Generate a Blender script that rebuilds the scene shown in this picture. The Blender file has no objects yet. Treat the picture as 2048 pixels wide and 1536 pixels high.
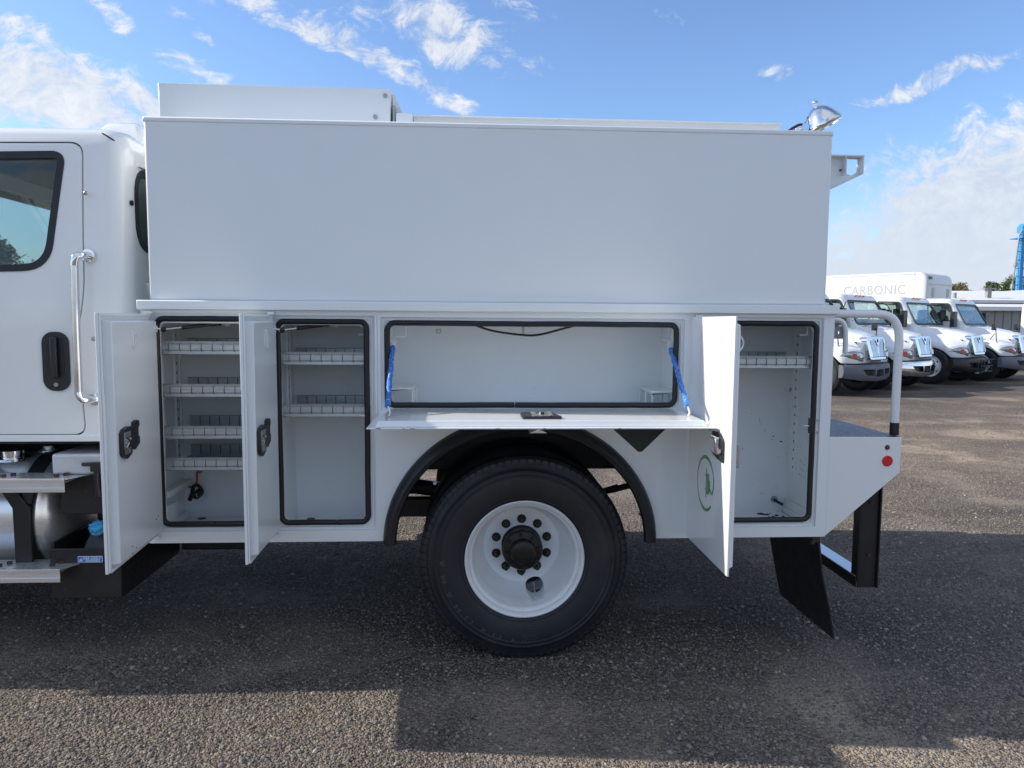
import bpy, bmesh, math, random
from math import sin, cos, pi, radians, sqrt, atan2
from mathutils import Vector, Matrix, Euler
from mathutils.geometry import tessellate_polygon
random.seed(7)
SC = bpy.context.scene
COL = SC.collection

# ------------------------------------------------------------------ camera
def camera():
    yaw, pitch, roll = radians(3.166), radians(4.963), radians(0.382)
    fwd = Vector((sin(yaw)*cos(pitch), cos(yaw)*cos(pitch), -sin(pitch)))
    right = Vector((cos(yaw), -sin(yaw), 0)); up = right.cross(fwd)
    r = cos(roll)*right + sin(roll)*up; u = -sin(roll)*right + cos(roll)*up
    cd = bpy.data.cameras.new('camera'); co = bpy.data.objects.new('camera', cd); COL.objects.link(co)
    m = Matrix((r, u, -fwd)).transposed().to_4x4(); m.translation = Vector((0, -3.475, 1.72)); co.matrix_world = m
    cd.sensor_fit = 'HORIZONTAL'; cd.sensor_width = 36; cd.lens = 1450/2048*36
    cd.clip_start = .05; cd.clip_end = 3000
    SC.camera = co
camera()

# ------------------------------------------------------------------ node helpers
class NT:
    def __init__(s, tree):
        s.t = tree; s.n = tree.nodes; s.l = tree.links
    def add(s, kind, **kw):
        n = s.n.new(kind)
        for k, v in kw.items():
            if k.startswith('i_'):
                key = k[2:]; key = int(key) if key.isdigit() else key.replace('_', ' ')
                s.set(n.inputs[key], v)
            else: setattr(n, k, v)
        return n
    def set(s, sock, v):
        if isinstance(v, bpy.types.NodeSocket): s.l.new(v, sock)
        else: sock.default_value = v
    def math(s, op, a, b=0.0, c=None, clamp=False):
        n = s.n.new('ShaderNodeMath'); n.operation = op; n.use_clamp = clamp
        s.set(n.inputs[0], a); s.set(n.inputs[1], b)
        if c is not None: s.set(n.inputs[2], c)
        return n.outputs[0]
    def vmath(s, op, a, b=None):
        n = s.n.new('ShaderNodeVectorMath'); n.operation = op; s.set(n.inputs[0], a)
        if b is not None: s.set(n.inputs[1], b)
        return n.outputs['Value' if op in ('LENGTH', 'DOT_PRODUCT') else 'Vector']
    def noise(s, vec, scale, detail=4, rough=.5, dist=0.0):
        n = s.n.new('ShaderNodeTexNoise'); s.set(n.inputs['Vector'], vec); s.set(n.inputs['Scale'], scale)
        n.inputs['Detail'].default_value = detail; n.inputs['Roughness'].default_value = rough
        n.inputs['Distortion'].default_value = dist
        return n.outputs['Fac']
    def voro(s, vec, scale, feature='F1', out='Distance'):
        n = s.n.new('ShaderNodeTexVoronoi'); n.feature = feature; s.set(n.inputs['Vector'], vec); s.set(n.inputs['Scale'], scale)
        return n.outputs[out]
    def ramp(s, fac, stops, interp='LINEAR'):
        n = s.n.new('ShaderNodeValToRGB'); s.set(n.inputs[0], fac); n.color_ramp.interpolation = interp
        e = n.color_ramp.elements
        while len(e) > 1: e.remove(e[-1])
        e[0].position = stops[0][0]; e[0].color = col4(stops[0][1])
        for p, c in stops[1:]:
            q = e.new(p); q.color = col4(c)
        return n.outputs[0]
    def maprange(s, v, a, b, c, d, smooth=False):
        n = s.n.new('ShaderNodeMapRange'); n.interpolation_type = 'SMOOTHSTEP' if smooth else 'LINEAR'
        for i, x in enumerate((v, a, b, c, d)): s.set(n.inputs[i], x)
        return n.outputs[0]
    def mix(s, f, a, b, mode='MIX'):
        n = s.n.new('ShaderNodeMix'); n.data_type = 'RGBA'; n.blend_type = mode
        s.set(n.inputs[0], f); s.set(n.inputs[6], col4(a) if not isinstance(a, bpy.types.NodeSocket) else a)
        s.set(n.inputs[7], col4(b) if not isinstance(b, bpy.types.NodeSocket) else b)
        return n.outputs[2]
def col4(c):
    if isinstance(c, (int, float)): return (c, c, c, 1)
    return (c[0], c[1], c[2], 1) if len(c) == 3 else tuple(c)

# ------------------------------------------------------------------ sun and sky
SUN_DIR = Vector((1.68, -0.190, -1.0)).normalized()       # direction the light travels
EL = math.asin(-SUN_DIR.z)
def sunlight():
    sd = bpy.data.lights.new('sun', 'SUN'); sd.energy = 3.1; sd.angle = radians(.53); sd.color = (1, .94, .85)
    so = bpy.data.objects.new('sun', sd); COL.objects.link(so)
    so.rotation_euler = SUN_DIR.to_track_quat('-Z', 'Y').to_euler(); so.location = (-20, 5, 15)
sunlight()

def px_uv(x, y):            # a picture direction as (east/north, up/north) slopes of the sky
    yaw, pitch, roll = radians(3.166), radians(4.963), radians(0.382)
    fwd = Vector((sin(yaw)*cos(pitch), cos(yaw)*cos(pitch), -sin(pitch)))
    right = Vector((cos(yaw), -sin(yaw), 0)); up = right.cross(fwd)
    r = cos(roll)*right + sin(roll)*up; u = -sin(roll)*right + cos(roll)*up
    d = fwd + r*(x-1024)/1450 - u*(y-768)/1450
    return d.x/d.y, d.z/d.y

def world():
    w = bpy.data.worlds.new('World'); SC.world = w; w.use_nodes = True
    T = NT(w.node_tree); T.n.clear()
    sky = T.add('ShaderNodeTexSky', sky_type='NISHITA'); sky.sun_disc = False
    sky.sun_elevation = EL
    s = -SUN_DIR
    sky.sun_rotation = atan2(s.x, s.y)
    sky.altitude = 200; sky.air_density = 1.0; sky.dust_density = .5; sky.ozone_density = 3.0
    tc = T.add('ShaderNodeTexCoord'); d = tc.outputs['Generated']
    sep = T.add('ShaderNodeSeparateXYZ'); T.l.new(d, sep.inputs[0])
    ay = T.math('MAXIMUM', T.math('ABSOLUTE', sep.outputs[1]), .05)
    u = T.math('DIVIDE', sep.outputs[0], ay); v = T.math('DIVIDE', sep.outputs[2], ay)
    cmb = T.add('ShaderNodeCombineXYZ'); T.l.new(u, cmb.inputs[0]); T.l.new(v, cmb.inputs[1])
    uv = cmb.outputs[0]
    S = 1/1450.
    blobs = [  # centre px, half length, half width, angle, weight
        (110, 185, 330, 110, 22, 1.12), (30, 50, 150, 55, 20, .75), (250, 215, 210, 55, 15, .95), (700, 90, 400, 44, 25, .92),
        (900, 72, 210, 60, 16, .95), (1000, 105, 130, 34, 8, .5), (600, 20, 300, 40, 10, .5),
        (255, 20, 90, 26, 45, .6), (385, 55, 60, 17, 38, .6), (390, 150, 80, 34, 20, .6),
        (1345, 20, 55, 28, 25, .5), (1580, 138, 62, 26, 20, .48), (1885, 160, 270, 26, -16, .88), (2010, 230, 50, 34, -30, .45),
        (1690, 235, 60, 22, -20, .3), (1020, 8, 110, 30, 10, .4), (2020, 455, 560, 235, -16, 1.7), (1800, 540, 800, 150, 0, 1.1)]
    warp = T.add('ShaderNodeTexNoise'); warp.inputs['Scale'].default_value = 5; warp.inputs['Detail'].default_value = 3
    T.l.new(uv, warp.inputs['Vector'])
    wv = T.vmath('SCALE', T.vmath('SUBTRACT', warp.outputs['Color'], (.5, .5, .5)))
    wv.node.inputs['Scale'].default_value = .13
    uvw = T.vmath('ADD', uv, wv)
    acc = None
    for (px, py, a, b, ang, wgt) in blobs:
        cu, cv = px_uv(px, py)
        m = T.add('ShaderNodeMapping', vector_type='TEXTURE')
        T.l.new(uvw, m.inputs[0]); m.inputs['Location'].default_value = (cu, cv, 0)
        m.inputs['Rotation'].default_value = (0, 0, -radians(ang)); m.inputs['Scale'].default_value = (a*S, b*S, 1)
        ln = T.vmath('LENGTH', m.outputs[0])
        g = T.maprange(ln, .15, 1.2, wgt, 0, True)
        acc = g if acc is None else T.math('MAXIMUM', acc, g)
    # general cloud cover everywhere else (north-west, overhead, behind the camera)
    pz = T.math('ADD', T.math('MAXIMUM', sep.outputs[2], 0), .18)
    c2 = T.add('ShaderNodeCombineXYZ'); T.l.new(T.math('DIVIDE', sep.outputs[0], pz), c2.inputs[0]); T.l.new(T.math('DIVIDE', sep.outputs[1], pz), c2.inputs[1])
    cov = T.maprange(T.noise(c2.outputs[0], .8, 3, .5), .38, .60, .1, .9)
    fr = T.maprange(sep.outputs[1], .35, .75, 1, 0)
    side = T.maprange(T.math('ABSOLUTE', u), .85, 1.2, 0, 1)
    back = T.math('MAXIMUM', side, T.math('LESS_THAN', sep.outputs[1], .0))
    back = T.math('MAXIMUM', back, T.maprange(v, .6, .9, 0, 1))
    acc = T.math('MAXIMUM', acc, T.math('MULTIPLY', cov, back))
    # wispy structure
    st = T.add('ShaderNodeMapping'); T.l.new(uvw, st.inputs[0]); st.inputs['Rotation'].default_value = (0, 0, radians(28)); st.inputs['Scale'].default_value = (1.0, 2.1, 1)
    n1 = T.noise(st.outputs[0], 15, 12, .68, .5)
    n2 = T.noise(uvw, 34, 10, .72, .3)
    n3 = T.noise(st.outputs[0], 2.4, 4, .5)
    nn = T.math('ADD', T.math('MULTIPLY', n1, .56), T.math('MULTIPLY', n2, .44))
    nn = T.math('ADD', nn, T.math('MULTIPLY', T.math('SUBTRACT', n3, .5), .25))
    val = T.math('SUBTRACT', T.math('ADD', acc, T.math('MULTIPLY', T.math('SUBTRACT', nn, .5), 4.6)), .22)
    val = T.math('MULTIPLY', val, T.maprange(acc, .0, .3, 0, 1))
    mask = T.maprange(val, -.05, .85, 0, 1, True)
    # soft milky band low on the right, thin haze near the horizon
    el = T.maprange(sep.outputs[2], .0, .20, .45, 0, True)
    mask = T.math('MULTIPLY', mask, .93)
    cshade = T.mix(T.maprange(nn, .40, .62, 0, 1), CL_DARK, CL_LITE)
    cshade = T.mix(T.maprange(v, .05, .30, .92, 0, True), cshade, CL_HAZE)
    base = T.mix(el, sky_tint(T, sky.outputs[0]), CL_HAZE)
    colr = T.mix(mask, base, cshade)
    bg = T.add('ShaderNodeBackground'); T.l.new(colr, bg.inputs[0]); bg.inputs[1].default_value = SKY_STRENGTH
    out = T.add('ShaderNodeOutputWorld'); T.l.new(bg.outputs[0], out.inputs[0])
SKY_STRENGTH = .12
CL_DARK = (2.8, 3.15, 3.75); CL_LITE = (4.2, 4.3, 4.45); CL_HAZE = (3.15, 3.45, 3.95)
def sky_tint(T, s): return T.mix(1.0, s, (.82, .88, .985), 'MULTIPLY')
world()
SC.view_settings.view_transform = 'Standard'; SC.view_settings.look = 'None'
SC.view_settings.exposure = 0.88; SC.view_settings.gamma = 1; SC.view_settings.use_curve_mapping = False
SC.cycles.max_bounces = 10; SC.cycles.diffuse_bounces = 8; SC.cycles.transparent_max_bounces = 12
SC.cycles.sample_clamp_indirect = 6

# ------------------------------------------------------------------ materials
def mat(name, color, rough=.5, metal=0.0, coat=0.0, var=.06, vscale=3.0, bump=0.0, bscale=60, dirt=None, dirt_amt=0, dirt_scale=5, spec=.5, coords='Object', rvar=.08, aniso=None, dirt_lo=.52, dirt_hi=.75):
    m = bpy.data.materials.new(name); m.use_nodes = True
    T = NT(m.node_tree); p = T.n['Principled BSDF']
    tc = T.add('ShaderNodeTexCoord'); vec = tc.outputs[coords]
    if aniso:
        mp = T.add('ShaderNodeMapping'); T.l.new(vec, mp.inputs[0]); mp.inputs['Scale'].default_value = aniso; avec = mp.outputs[0]
    else: avec = vec
    n = T.noise(avec, vscale, 5, .6)
    c = T.mix(T.maprange(n, .3, .7, 0, 1), tuple(x*(1-var) for x in color), tuple(min(1, x*(1+var)) for x in color))
    if dirt is not None:
        dn = T.noise(vec, dirt_scale, 8, .68, .3)
        c = T.mix(T.math('MULTIPLY', T.maprange(dn, dirt_lo, dirt_hi, 0, 1), dirt_amt), c, dirt)
    T.l.new(c, p.inputs['Base Color'])
    T.l.new(T.maprange(T.noise(avec, vscale*4, 4), .3, .7, max(0, rough-rvar), min(1, rough+rvar)), p.inputs['Roughness'])
    p.inputs['Metallic'].default_value = metal; p.inputs['Coat Weight'].default_value = coat
    p.inputs['Coat Roughness'].default_value = .06; p.inputs['Specular IOR Level'].default_value = spec
    if bump:
        b = T.add('ShaderNodeBump'); b.inputs['Strength'].default_value = 1; b.inputs['Distance'].default_value = bump
        T.l.new(T.noise(avec, bscale, 3), b.inputs['Height']); T.l.new(b.outputs[0], p.inputs['Normal'])
    return m

M = {}
GR = (.30, .28, .25)
M['white'] = mat('white_gloss_paint', (.83, .84, .83), 0.20, coat=.6, rvar=.015, var=.015, bump=.0006, bscale=1.6, dirt=(.58, .57, .54), dirt_amt=.06, dirt_scale=1.5)
M['body'] = mat('white_body_paint', (.81, .835, .84), .32, coat=.45, rvar=.02, var=.01, bump=.0010, bscale=1.3, dirt=(.56, .55, .53), dirt_amt=.025, dirt_scale=1.3, dirt_lo=.45, dirt_hi=.85)
M['inner'] = mat('white_compartment_paint', (.82, .84, .84), .42, rvar=.02, var=.02, bump=.0006, bscale=3, dirt=(.30, .29, .28), dirt_amt=.25, dirt_scale=7, dirt_lo=.62, dirt_hi=.80)
M['innerworn'] = mat('scuffed_compartment_paint', (.80, .82, .82), .45, var=.03, bump=.0006, bscale=3, dirt=(.10, .10, .10), dirt_amt=.85, dirt_scale=9, dirt_lo=.665, dirt_hi=.70)
M['rubber'] = mat('black_rubber_seal', (.008, .009, .012), .42, var=.2)
M['flare'] = mat('black_fender_rubber', (.014, .015, .019), .36, var=.2, bump=.0008, bscale=30)
M['tyre'] = mat('tyre_rubber', (.015, .017, .021), .50, var=.22, vscale=5, dirt=(.07, .065, .06), dirt_amt=.35, dirt_scale=4, bump=.0004, bscale=150)
M['wheelwhite'] = mat('white_wheel_paint', (.84, .85, .85), .38, var=.03, dirt=(.45, .42, .38), dirt_amt=.25, dirt_scale=6)
M['black'] = mat('black_metal_paint', (.010, .010, .012), .45, var=.25, vscale=8, dirt=(.05, .045, .04), dirt_amt=.3, dirt_scale=5)
M['blacksatin'] = mat('black_satin_plastic', (.016, .017, .02), .38, var=.15)
M['hub'] = mat('greasy_black_hub', (.008, .008, .008), .35, var=.3, vscale=20, bump=.001, bscale=40)
M['galv'] = mat('galvanised_steel', (.50, .52, .52), .38, metal=.55, var=.10, vscale=14, aniso=(1, 1, 5))
M['zinc'] = mat('zinc_latch_metal', (.45, .44, .41), .38, metal=.8, var=.2, vscale=40)
M['chrome'] = mat('chrome', (.82, .83, .85), .07, metal=1, var=.02, bump=.0006, bscale=14, rvar=.03)
M['brushed'] = mat('polished_tube', (.70, .70, .71), .20, metal=1, var=.04, rvar=.05)
M['alu'] = mat('brushed_aluminium', (.76, .77, .78), .30, metal=.75, rvar=.03, var=.04, vscale=7, aniso=(.5, 6, 6), dirt=(.45, .44, .43), dirt_amt=.15, dirt_scale=2)
M['lid'] = mat('aluminium_lid', (.60, .61, .62), .45, metal=.55, var=.12, vscale=9, dirt=(.4, .38, .36), dirt_amt=.3)
M['rust'] = mat('rusty_bolt', (.065, .030, .020), .8, var=.4, vscale=60)
M['bluecap'] = mat('blue_plastic_cap', (.06, .33, .60), .4, var=.08)
M['bluechain'] = mat('blue_sleeve', (.03, .17, .55), .45, var=.35, vscale=70, bump=.003, bscale=150, dirt=(.45, .60, .85), dirt_amt=.8, dirt_scale=90, dirt_lo=.54, dirt_hi=.62)
M['red'] = mat('red_reflector', (.62, .015, .02), .25, coat=.5, var=.1, vscale=60)
M['darkred'] = mat('dark_red_lamp', (.10, .006, .01), .15, coat=.6, var=.1)
M['orange'] = mat('amber_lamp', (.55, .16, .05), .3, coat=.4, var=.1)
M['redcable'] = mat('red_cable', (.50, .03, .02), .4, var=.15)
M['interior'] = mat('cab_interior', (.035, .037, .042), .7, var=.2)
M['headliner'] = mat('cab_headliner', (.10, .11, .12), .8, var=.1)
M['seat'] = mat('seat_fabric', (.05, .052, .058), .85, var=.2)
M['green'] = mat('green_decal', (.10, .30, .10), .35, var=.05)
M['stickerblue'] = mat('blue_sticker', (.05, .16, .55), .35, var=.05)
M['stickerwhite'] = mat('white_print', (.78, .80, .82), .4, var=.02)
M['greytext'] = mat('faded_grey_letters', (.43, .44, .44), .4, var=.05)
M['bumpergrey'] = mat('grey_plastic_bumper', (.12, .125, .15), .5, var=.08)
M['boxwhite'] = mat('white_fibreglass', (.70, .71, .70), .4, var=.02, coat=.1, dirt=(.55, .54, .52), dirt_amt=.15)
M['bluesteel'] = mat('blue_painted_steel', (.05, .27, .55), .45, var=.12, vscale=2)
M['greysteel'] = mat('weathered_grey_steel', (.27, .27, .26), .6, metal=.2, var=.12, vscale=2)
M['roofmetal'] = mat('white_roof_metal', (.72, .72, .71), .5, var=.05, vscale=1)
M['wallmetal'] = mat('grey_wall_sheet', (.30, .30, .30), .55, metal=.3, var=.1, vscale=3, aniso=(1, 1, .15))
M['walllight'] = mat('light_wall_sheet', (.50, .51, .53), .5, metal=.2, var=.08, vscale=1)
M['bark'] = mat('bark', (.10, .08, .06), .9, var=.3, vscale=8)
M['lens'] = mat('lamp_glass', (.50, .50, .42), .08, metal=.6, var=.3, vscale=30, bump=.002, bscale=90)
M['headlamp'] = mat('headlamp_lens', (.42, .44, .46), .12, metal=.7, var=.25, vscale=25, coat=.6)
M['whiteplastic'] = mat('white_plastic', (.74, .75, .75), .45, var=.03)

def treadplate():
    m = bpy.data.materials.new('tread_plate_painted_sheen'); m.use_nodes = True
    T = NT(m.node_tree); p = T.n['Principled BSDF']; tc = T.add('ShaderNodeTexCoord'); o = tc.outputs['Object']
    v = T.voro(o, 70); n = T.noise(o, 120, 3)
    c = T.mix(T.maprange(n, .45, .62, 0, 1), (.012, .015, .028), (.10, .13, .22))  # blue flecks put the sky's reflection into the tread plate's colour
    T.l.new(c, p.inputs['Base Color']); p.inputs['Roughness'].default_value = .35; p.inputs['Metallic'].default_value = .3
    b = T.add('ShaderNodeBump'); b.inputs['Distance'].default_value = .006; T.l.new(T.math('ADD', v, n), b.inputs['Height']); T.l.new(b.outputs[0], p.inputs['Normal'])
    return m
M['tread'] = treadplate()

def glass(name, tint, gloss=.04):
    m = bpy.data.materials.new(name); m.use_nodes = True
    T = NT(m.node_tree); T.n.clear()
    tr = T.add('ShaderNodeBsdfTransparent'); tr.inputs[0].default_value = col4(tint)
    gl = T.add('ShaderNodeBsdfGlossy'); gl.inputs['Roughness'].default_value = .02
    fr = T.add('ShaderNodeFresnel'); fr.inputs[0].default_value = 1.5
    mx = T.add('ShaderNodeMixShader'); T.l.new(T.math('MULTIPLY', fr.outputs[0], .7, clamp=True), mx.inputs[0])
    T.l.new(tr.outputs[0], mx.inputs[1]); T.l.new(gl.outputs[0], mx.inputs[2])
    out = T.add('ShaderNodeOutputMaterial'); T.l.new(mx.outputs[0], out.inputs[0])
    return m
M['glass'] = glass('tinted_window_glass', (.93, 1.0, .99))
M['glassdark'] = glass('dark_window_glass', (.30, .36, .36))

def leafmat(name, a, b):
    m = bpy.data.materials.new(name); m.use_nodes = True
    T = NT(m.node_tree); p = T.n['Principled BSDF']; g = T.add('ShaderNodeNewGeometry')
    T.l.new(T.mix(g.outputs['Random Per Island'], a, b), p.inputs['Base Color'])
    p.inputs['Roughness'].default_value = .7; p.inputs['Transmission Weight'].default_value = 0
    return m
M['leaf'] = leafmat('leaves_green', (.035, .06, .018), (.11, .14, .045))
M['leafyellow'] = leafmat('leaves_turning', (.12, .11, .05), (.30, .24, .12))

# gravel ground: aggregate of grey, brown and tan stones
def gravel_ground():
    m = bpy.data.materials.new('gravel_ground'); m.use_nodes = True
    T = NT(m.node_tree); p = T.n['Principled BSDF']; tc = T.add('ShaderNodeTexCoord'); o = tc.outputs['Object']
    vn = T.n.new('ShaderNodeTexVoronoi'); T.l.new(o, vn.inputs['Vector']); vn.inputs['Scale'].default_value = 110
    vb = T.n.new('ShaderNodeTexVoronoi'); T.l.new(o, vb.inputs['Vector']); vb.inputs['Scale'].default_value = 55
    sep = T.add('ShaderNodeSeparateColor'); T.l.new(vn.outputs['Color'], sep.inputs[0])
    sepb = T.add('ShaderNodeSeparateColor'); T.l.new(vb.outputs['Color'], sepb.inputs[0])
    stone = T.ramp(sep.outputs[0], [(0, (.045, .042, .04)), (.35, (.085, .078, .070)), (.7, (.13, .115, .10)), (.95, (.18, .165, .15)), (1, (.26, .245, .22))])
    big = T.ramp(sepb.outputs[1], [(0, (.06, .055, .052)), (.6, (.12, .108, .095)), (1, (.19, .178, .16))])
    c = T.mix(T.maprange(sepb.outputs[0], .6, .65, 0, .8), stone, big)
    # dusty fines between stones
    dust = T.noise(o, .9, 6, .6, .4)
    c = T.mix(T.maprange(dust, .50, .62, 0, .72), c, (.23, .21, .185))
    # broad tracks and patches
    mp = T.add('ShaderNodeMapping'); T.l.new(o, mp.inputs[0]); mp.inputs['Scale'].default_value = (.05, .22, 1); mp.inputs['Rotation'].default_value = (0, 0, radians(-8))
    tr = T.noise(mp.outputs[0], 3.0, 6, .6, .5)
    c = T.mix(1.0, c, T.ramp(tr, [(.30, (.52, .51, .52)), (.5, (.95, .93, .92)), (.70, (1.50, 1.42, 1.32))]), 'MULTIPLY')
    sy = T.add('ShaderNodeSeparateXYZ'); T.l.new(o, sy.inputs[0])
    c = T.mix(T.maprange(T.noise(o, .55, 5, .6, .6), .50, .62, 0, .6), c, T.mix(1.0, c, (1.45, 1.38, 1.28), 'MULTIPLY'))
    c = T.mix(T.maprange(T.noise(o, .38, 4, .5, .3), .55, .68, 0, .65), c, T.mix(1.0, c, (.55, .54, .55), 'MULTIPLY'))
    far = T.maprange(sy.outputs[1], 2.0, 7.0, 0, 1)
    c = T.mix(T.math('MULTIPLY', far, .5), c, T.mix(1.0, c, (1.55, 1.42, 1.28), 'MULTIPLY'))
    road = T.math('MULTIPLY', T.maprange(sy.outputs[1], 8.0, 10.5, 0, 1, True), T.maprange(sy.outputs[1], 19, 30, 1, .3))
    c = T.mix(T.math('MULTIPLY', road, T.maprange(tr, .35, .6, .9, .45)), c, (.085, .078, .074))
    c = T.mix(1.0, c, (1.46, 1.36, 1.26), 'MULTIPLY')
    T.l.new(c, p.inputs['Base Color']); p.inputs['Roughness'].default_value = .85; p.inputs['Specular IOR Level'].default_value = .25
    h = T.math('ADD', T.math('MULTIPLY', T.math('SUBTRACT', 1, vn.outputs['Distance']), .6), T.math('MULTIPLY', T.math('SUBTRACT', 1, vb.outputs['Distance']), .9))
    h = T.math('ADD', h, T.math('MULTIPLY', T.noise(o, 14, 4), .8))
    b = T.add('ShaderNodeBump'); b.inputs['Distance'].default_value = .018; b.inputs['Strength'].default_value = 1
    T.l.new(h, b.inputs['Height']); T.l.new(b.outputs[0], p.inputs['Normal'])
    return m
M['ground'] = gravel_ground()
def stonemat():
    m = bpy.data.materials.new('loose_stone'); m.use_nodes = True
    T = NT(m.node_tree); p = T.n['Principled BSDF']
    oi = T.add('ShaderNodeObjectInfo'); tc = T.add('ShaderNodeTexCoord')
    c = T.ramp(oi.outputs['Random'], [(0, (.05, .048, .047)), (.35, (.09, .085, .08)), (.65, (.14, .128, .115)), (.93, (.17, .158, .142)), (1, (.27, .255, .23))])
    c = T.mix(T.maprange(T.noise(tc.outputs['Object'], 3, 4), .35, .65, 0, .4), c, (.10, .09, .08))
    c = T.mix(1.0, c, (1.60, 1.51, 1.42), 'MULTIPLY')
    T.l.new(c, p.inputs['Base Color']); p.inputs['Roughness'].default_value = .75
    return m
M['stone'] = stonemat()

# ------------------------------------------------------------------ mesh helpers
class MB:
    def __init__(s): s.v = []; s.f = []
    def face(s, pts):
        b = len(s.v); s.v += [tuple(p) for p in pts]; s.f.append(tuple(range(b, b+len(pts)))); return s
    def box(s, x0, x1, y0, y1, z0, z1, m=None):
        b = len(s.v); P = [(x0,y0,z0),(x1,y0,z0),(x1,y1,z0),(x0,y1,z0),(x0,y0,z1),(x1,y0,z1),(x1,y1,z1),(x0,y1,z1)]
        if m is not None: P = [tuple(m @ Vector(p)) for p in P]
        s.v += P; s.f += [tuple(b+i for i in q) for q in ((0,3,2,1),(4,5,6,7),(0,1,5,4),(1,2,6,5),(2,3,7,6),(3,0,4,7))]; return s
    def prism(s, pts, fn, t0, t1, holes=()):
        loops = [list(pts)] + [list(h) for h in holes]
        tris = tessellate_polygon([[Vector((p[0], p[1], 0)) for p in L] for L in loops])
        flat = [p for L in loops for p in L]; n = len(flat); b = len(s.v)
        s.v += [tuple(fn(p[0], p[1], t0)) for p in flat] + [tuple(fn(p[0], p[1], t1)) for p in flat]
        for t in tris:
            s.f.append((b+t[0], b+t[1], b+t[2])); s.f.append((b+n+t[2], b+n+t[1], b+n+t[0]))
        o = 0
        for L in loops:
            k = len(L)
            for i in range(k):
                j = (i+1) % k; s.f.append((b+o+i, b+o+j, b+n+o+j, b+n+o+i))
            o += k
        return s
    def loft(s, rings, closed=True, cap0=True, cap1=True):
        n = len(rings[0]); b = len(s.v)
        for r in rings: s.v += [tuple(p) for p in r]
        for i in range(len(rings)-1):
            for j in range(n if closed else n-1):
                k = (j+1) % n
                s.f.append((b+i*n+j, b+i*n+k, b+(i+1)*n+k, b+(i+1)*n+j))
        if cap0: s.f.append(tuple(b+j for j in reversed(range(n))))
        if cap1: s.f.append(tuple(b+(len(rings)-1)*n+j for j in range(n)))
        return s
    def tube(s, pts, r, seg=10, smooth_n=0, caps=True):
        pts = [Vector(p) for p in pts]
        if smooth_n: pts = catmull(pts, smooth_n)
        rings = []; prev = None
        for i, p in enumerate(pts):
            t = (pts[min(i+1, len(pts)-1)] - pts[max(i-1, 0)]).normalized()
            if prev is None:
                a = Vector((0, 0, 1)) if abs(t.z) < .9 else Vector((1, 0, 0)); nrm = t.cross(a).normalized()
            else: nrm = (prev - t*prev.dot(t)).normalized()
            prev = nrm; bn = t.cross(nrm); rr = lerp_list(r, i/(len(pts)-1)) if isinstance(r, (list, tuple)) else r
            rings.append([p + (nrm*cos(2*pi*k/seg) + bn*sin(2*pi*k/seg))*rr for k in range(seg)])
        return s.loft(rings, True, caps, caps)
    def cyl(s, p0, p1, r, seg=16, r1=None): return s.tube([p0, p1], [r, r if r1 is None else r1], seg)
    def lathe(s, prof, c, axis='y', seg=48, a0=0, closed=False):
        # prof: (radius, along); axis 'y' -> along +y
        rings = []
        for (r, h) in prof:
            ring = []
            for k in range(seg):
                a = 2*pi*k/seg + a0
                if axis == 'y': ring.append((c[0]+r*cos(a), c[1]+h, c[2]+r*sin(a)))
                elif axis == 'x': ring.append((c[0]+h, c[1]+r*cos(a), c[2]+r*sin(a)))
                else: ring.append((c[0]+r*cos(a), c[1]+r*sin(a), c[2]+h))
            rings.append(ring)
        if closed: rings.append(rings[0])
        return s.loft(rings, True, not closed and prof[0][0] > 1e-5, not closed and prof[-1][0] > 1e-5)
    def sphere(s, c, r, seg=12, rings=8, sc=(1, 1, 1)):
        R = []
        for i in range(rings+1):
            ph = -pi/2 + pi*i/rings; rr = max(cos(ph), 1e-3)
            R.append([(c[0]+r*sc[0]*rr*cos(2*pi*k/seg), c[1]+r*sc[1]*rr*sin(2*pi*k/seg), c[2]+r*sc[2]*sin(ph)) for k in range(seg)])
        return s.loft(R)
    def xf(s, m): s.v = [tuple(m @ Vector(p)) for p in s.v]; return s
    def mesh(s, name):
        me = bpy.data.meshes.new(name); me.from_pydata(s.v, [], s.f); me.validate()
        bm = bmesh.new(); bm.from_mesh(me); bmesh.ops.remove_doubles(bm, verts=bm.verts, dist=1e-5)
        bmesh.ops.recalc_face_normals(bm, faces=bm.faces)
        if all(e.is_manifold for e in bm.edges) and bm.calc_volume(signed=True) < 0: bmesh.ops.reverse_faces(bm, faces=bm.faces)
        bm.to_mesh(me); bm.free()
        return me
def lerp_list(r, t):
    f = t*(len(r)-1); i = min(int(f), len(r)-2); return r[i]+(r[i+1]-r[i])*(f-i)
def catmull(P, n):
    out = []
    for i in range(len(P)-1):
        p0, p1, p2, p3 = P[max(i-1, 0)], P[i], P[i+1], P[min(i+2, len(P)-1)]
        for k in range(n):
            t = k/n
            out.append(.5*((2*p1)+(-p0+p2)*t+(2*p0-5*p1+4*p2-p3)*t*t+(-p0+3*p1-3*p2+p3)*t**3))
    out.append(P[-1]); return out
def rrect(x0, x1, z0, z1, r, n=4):
    r4 = r if isinstance(r, (list, tuple)) else (r,)*4    # corners: (x1z0, x1z1, x0z1, x0z0)
    out = []
    for (cx, cz, a0, rr) in ((x1-r4[0], z0+r4[0], -90, r4[0]), (x1-r4[1], z1-r4[1], 0, r4[1]), (x0+r4[2], z1-r4[2], 90, r4[2]), (x0+r4[3], z0+r4[3], 180, r4[3])):
        for k in range(n+1):
            a = radians(a0+90*k/n); out.append((cx+rr*cos(a), cz+rr*sin(a)))
    return out
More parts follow.
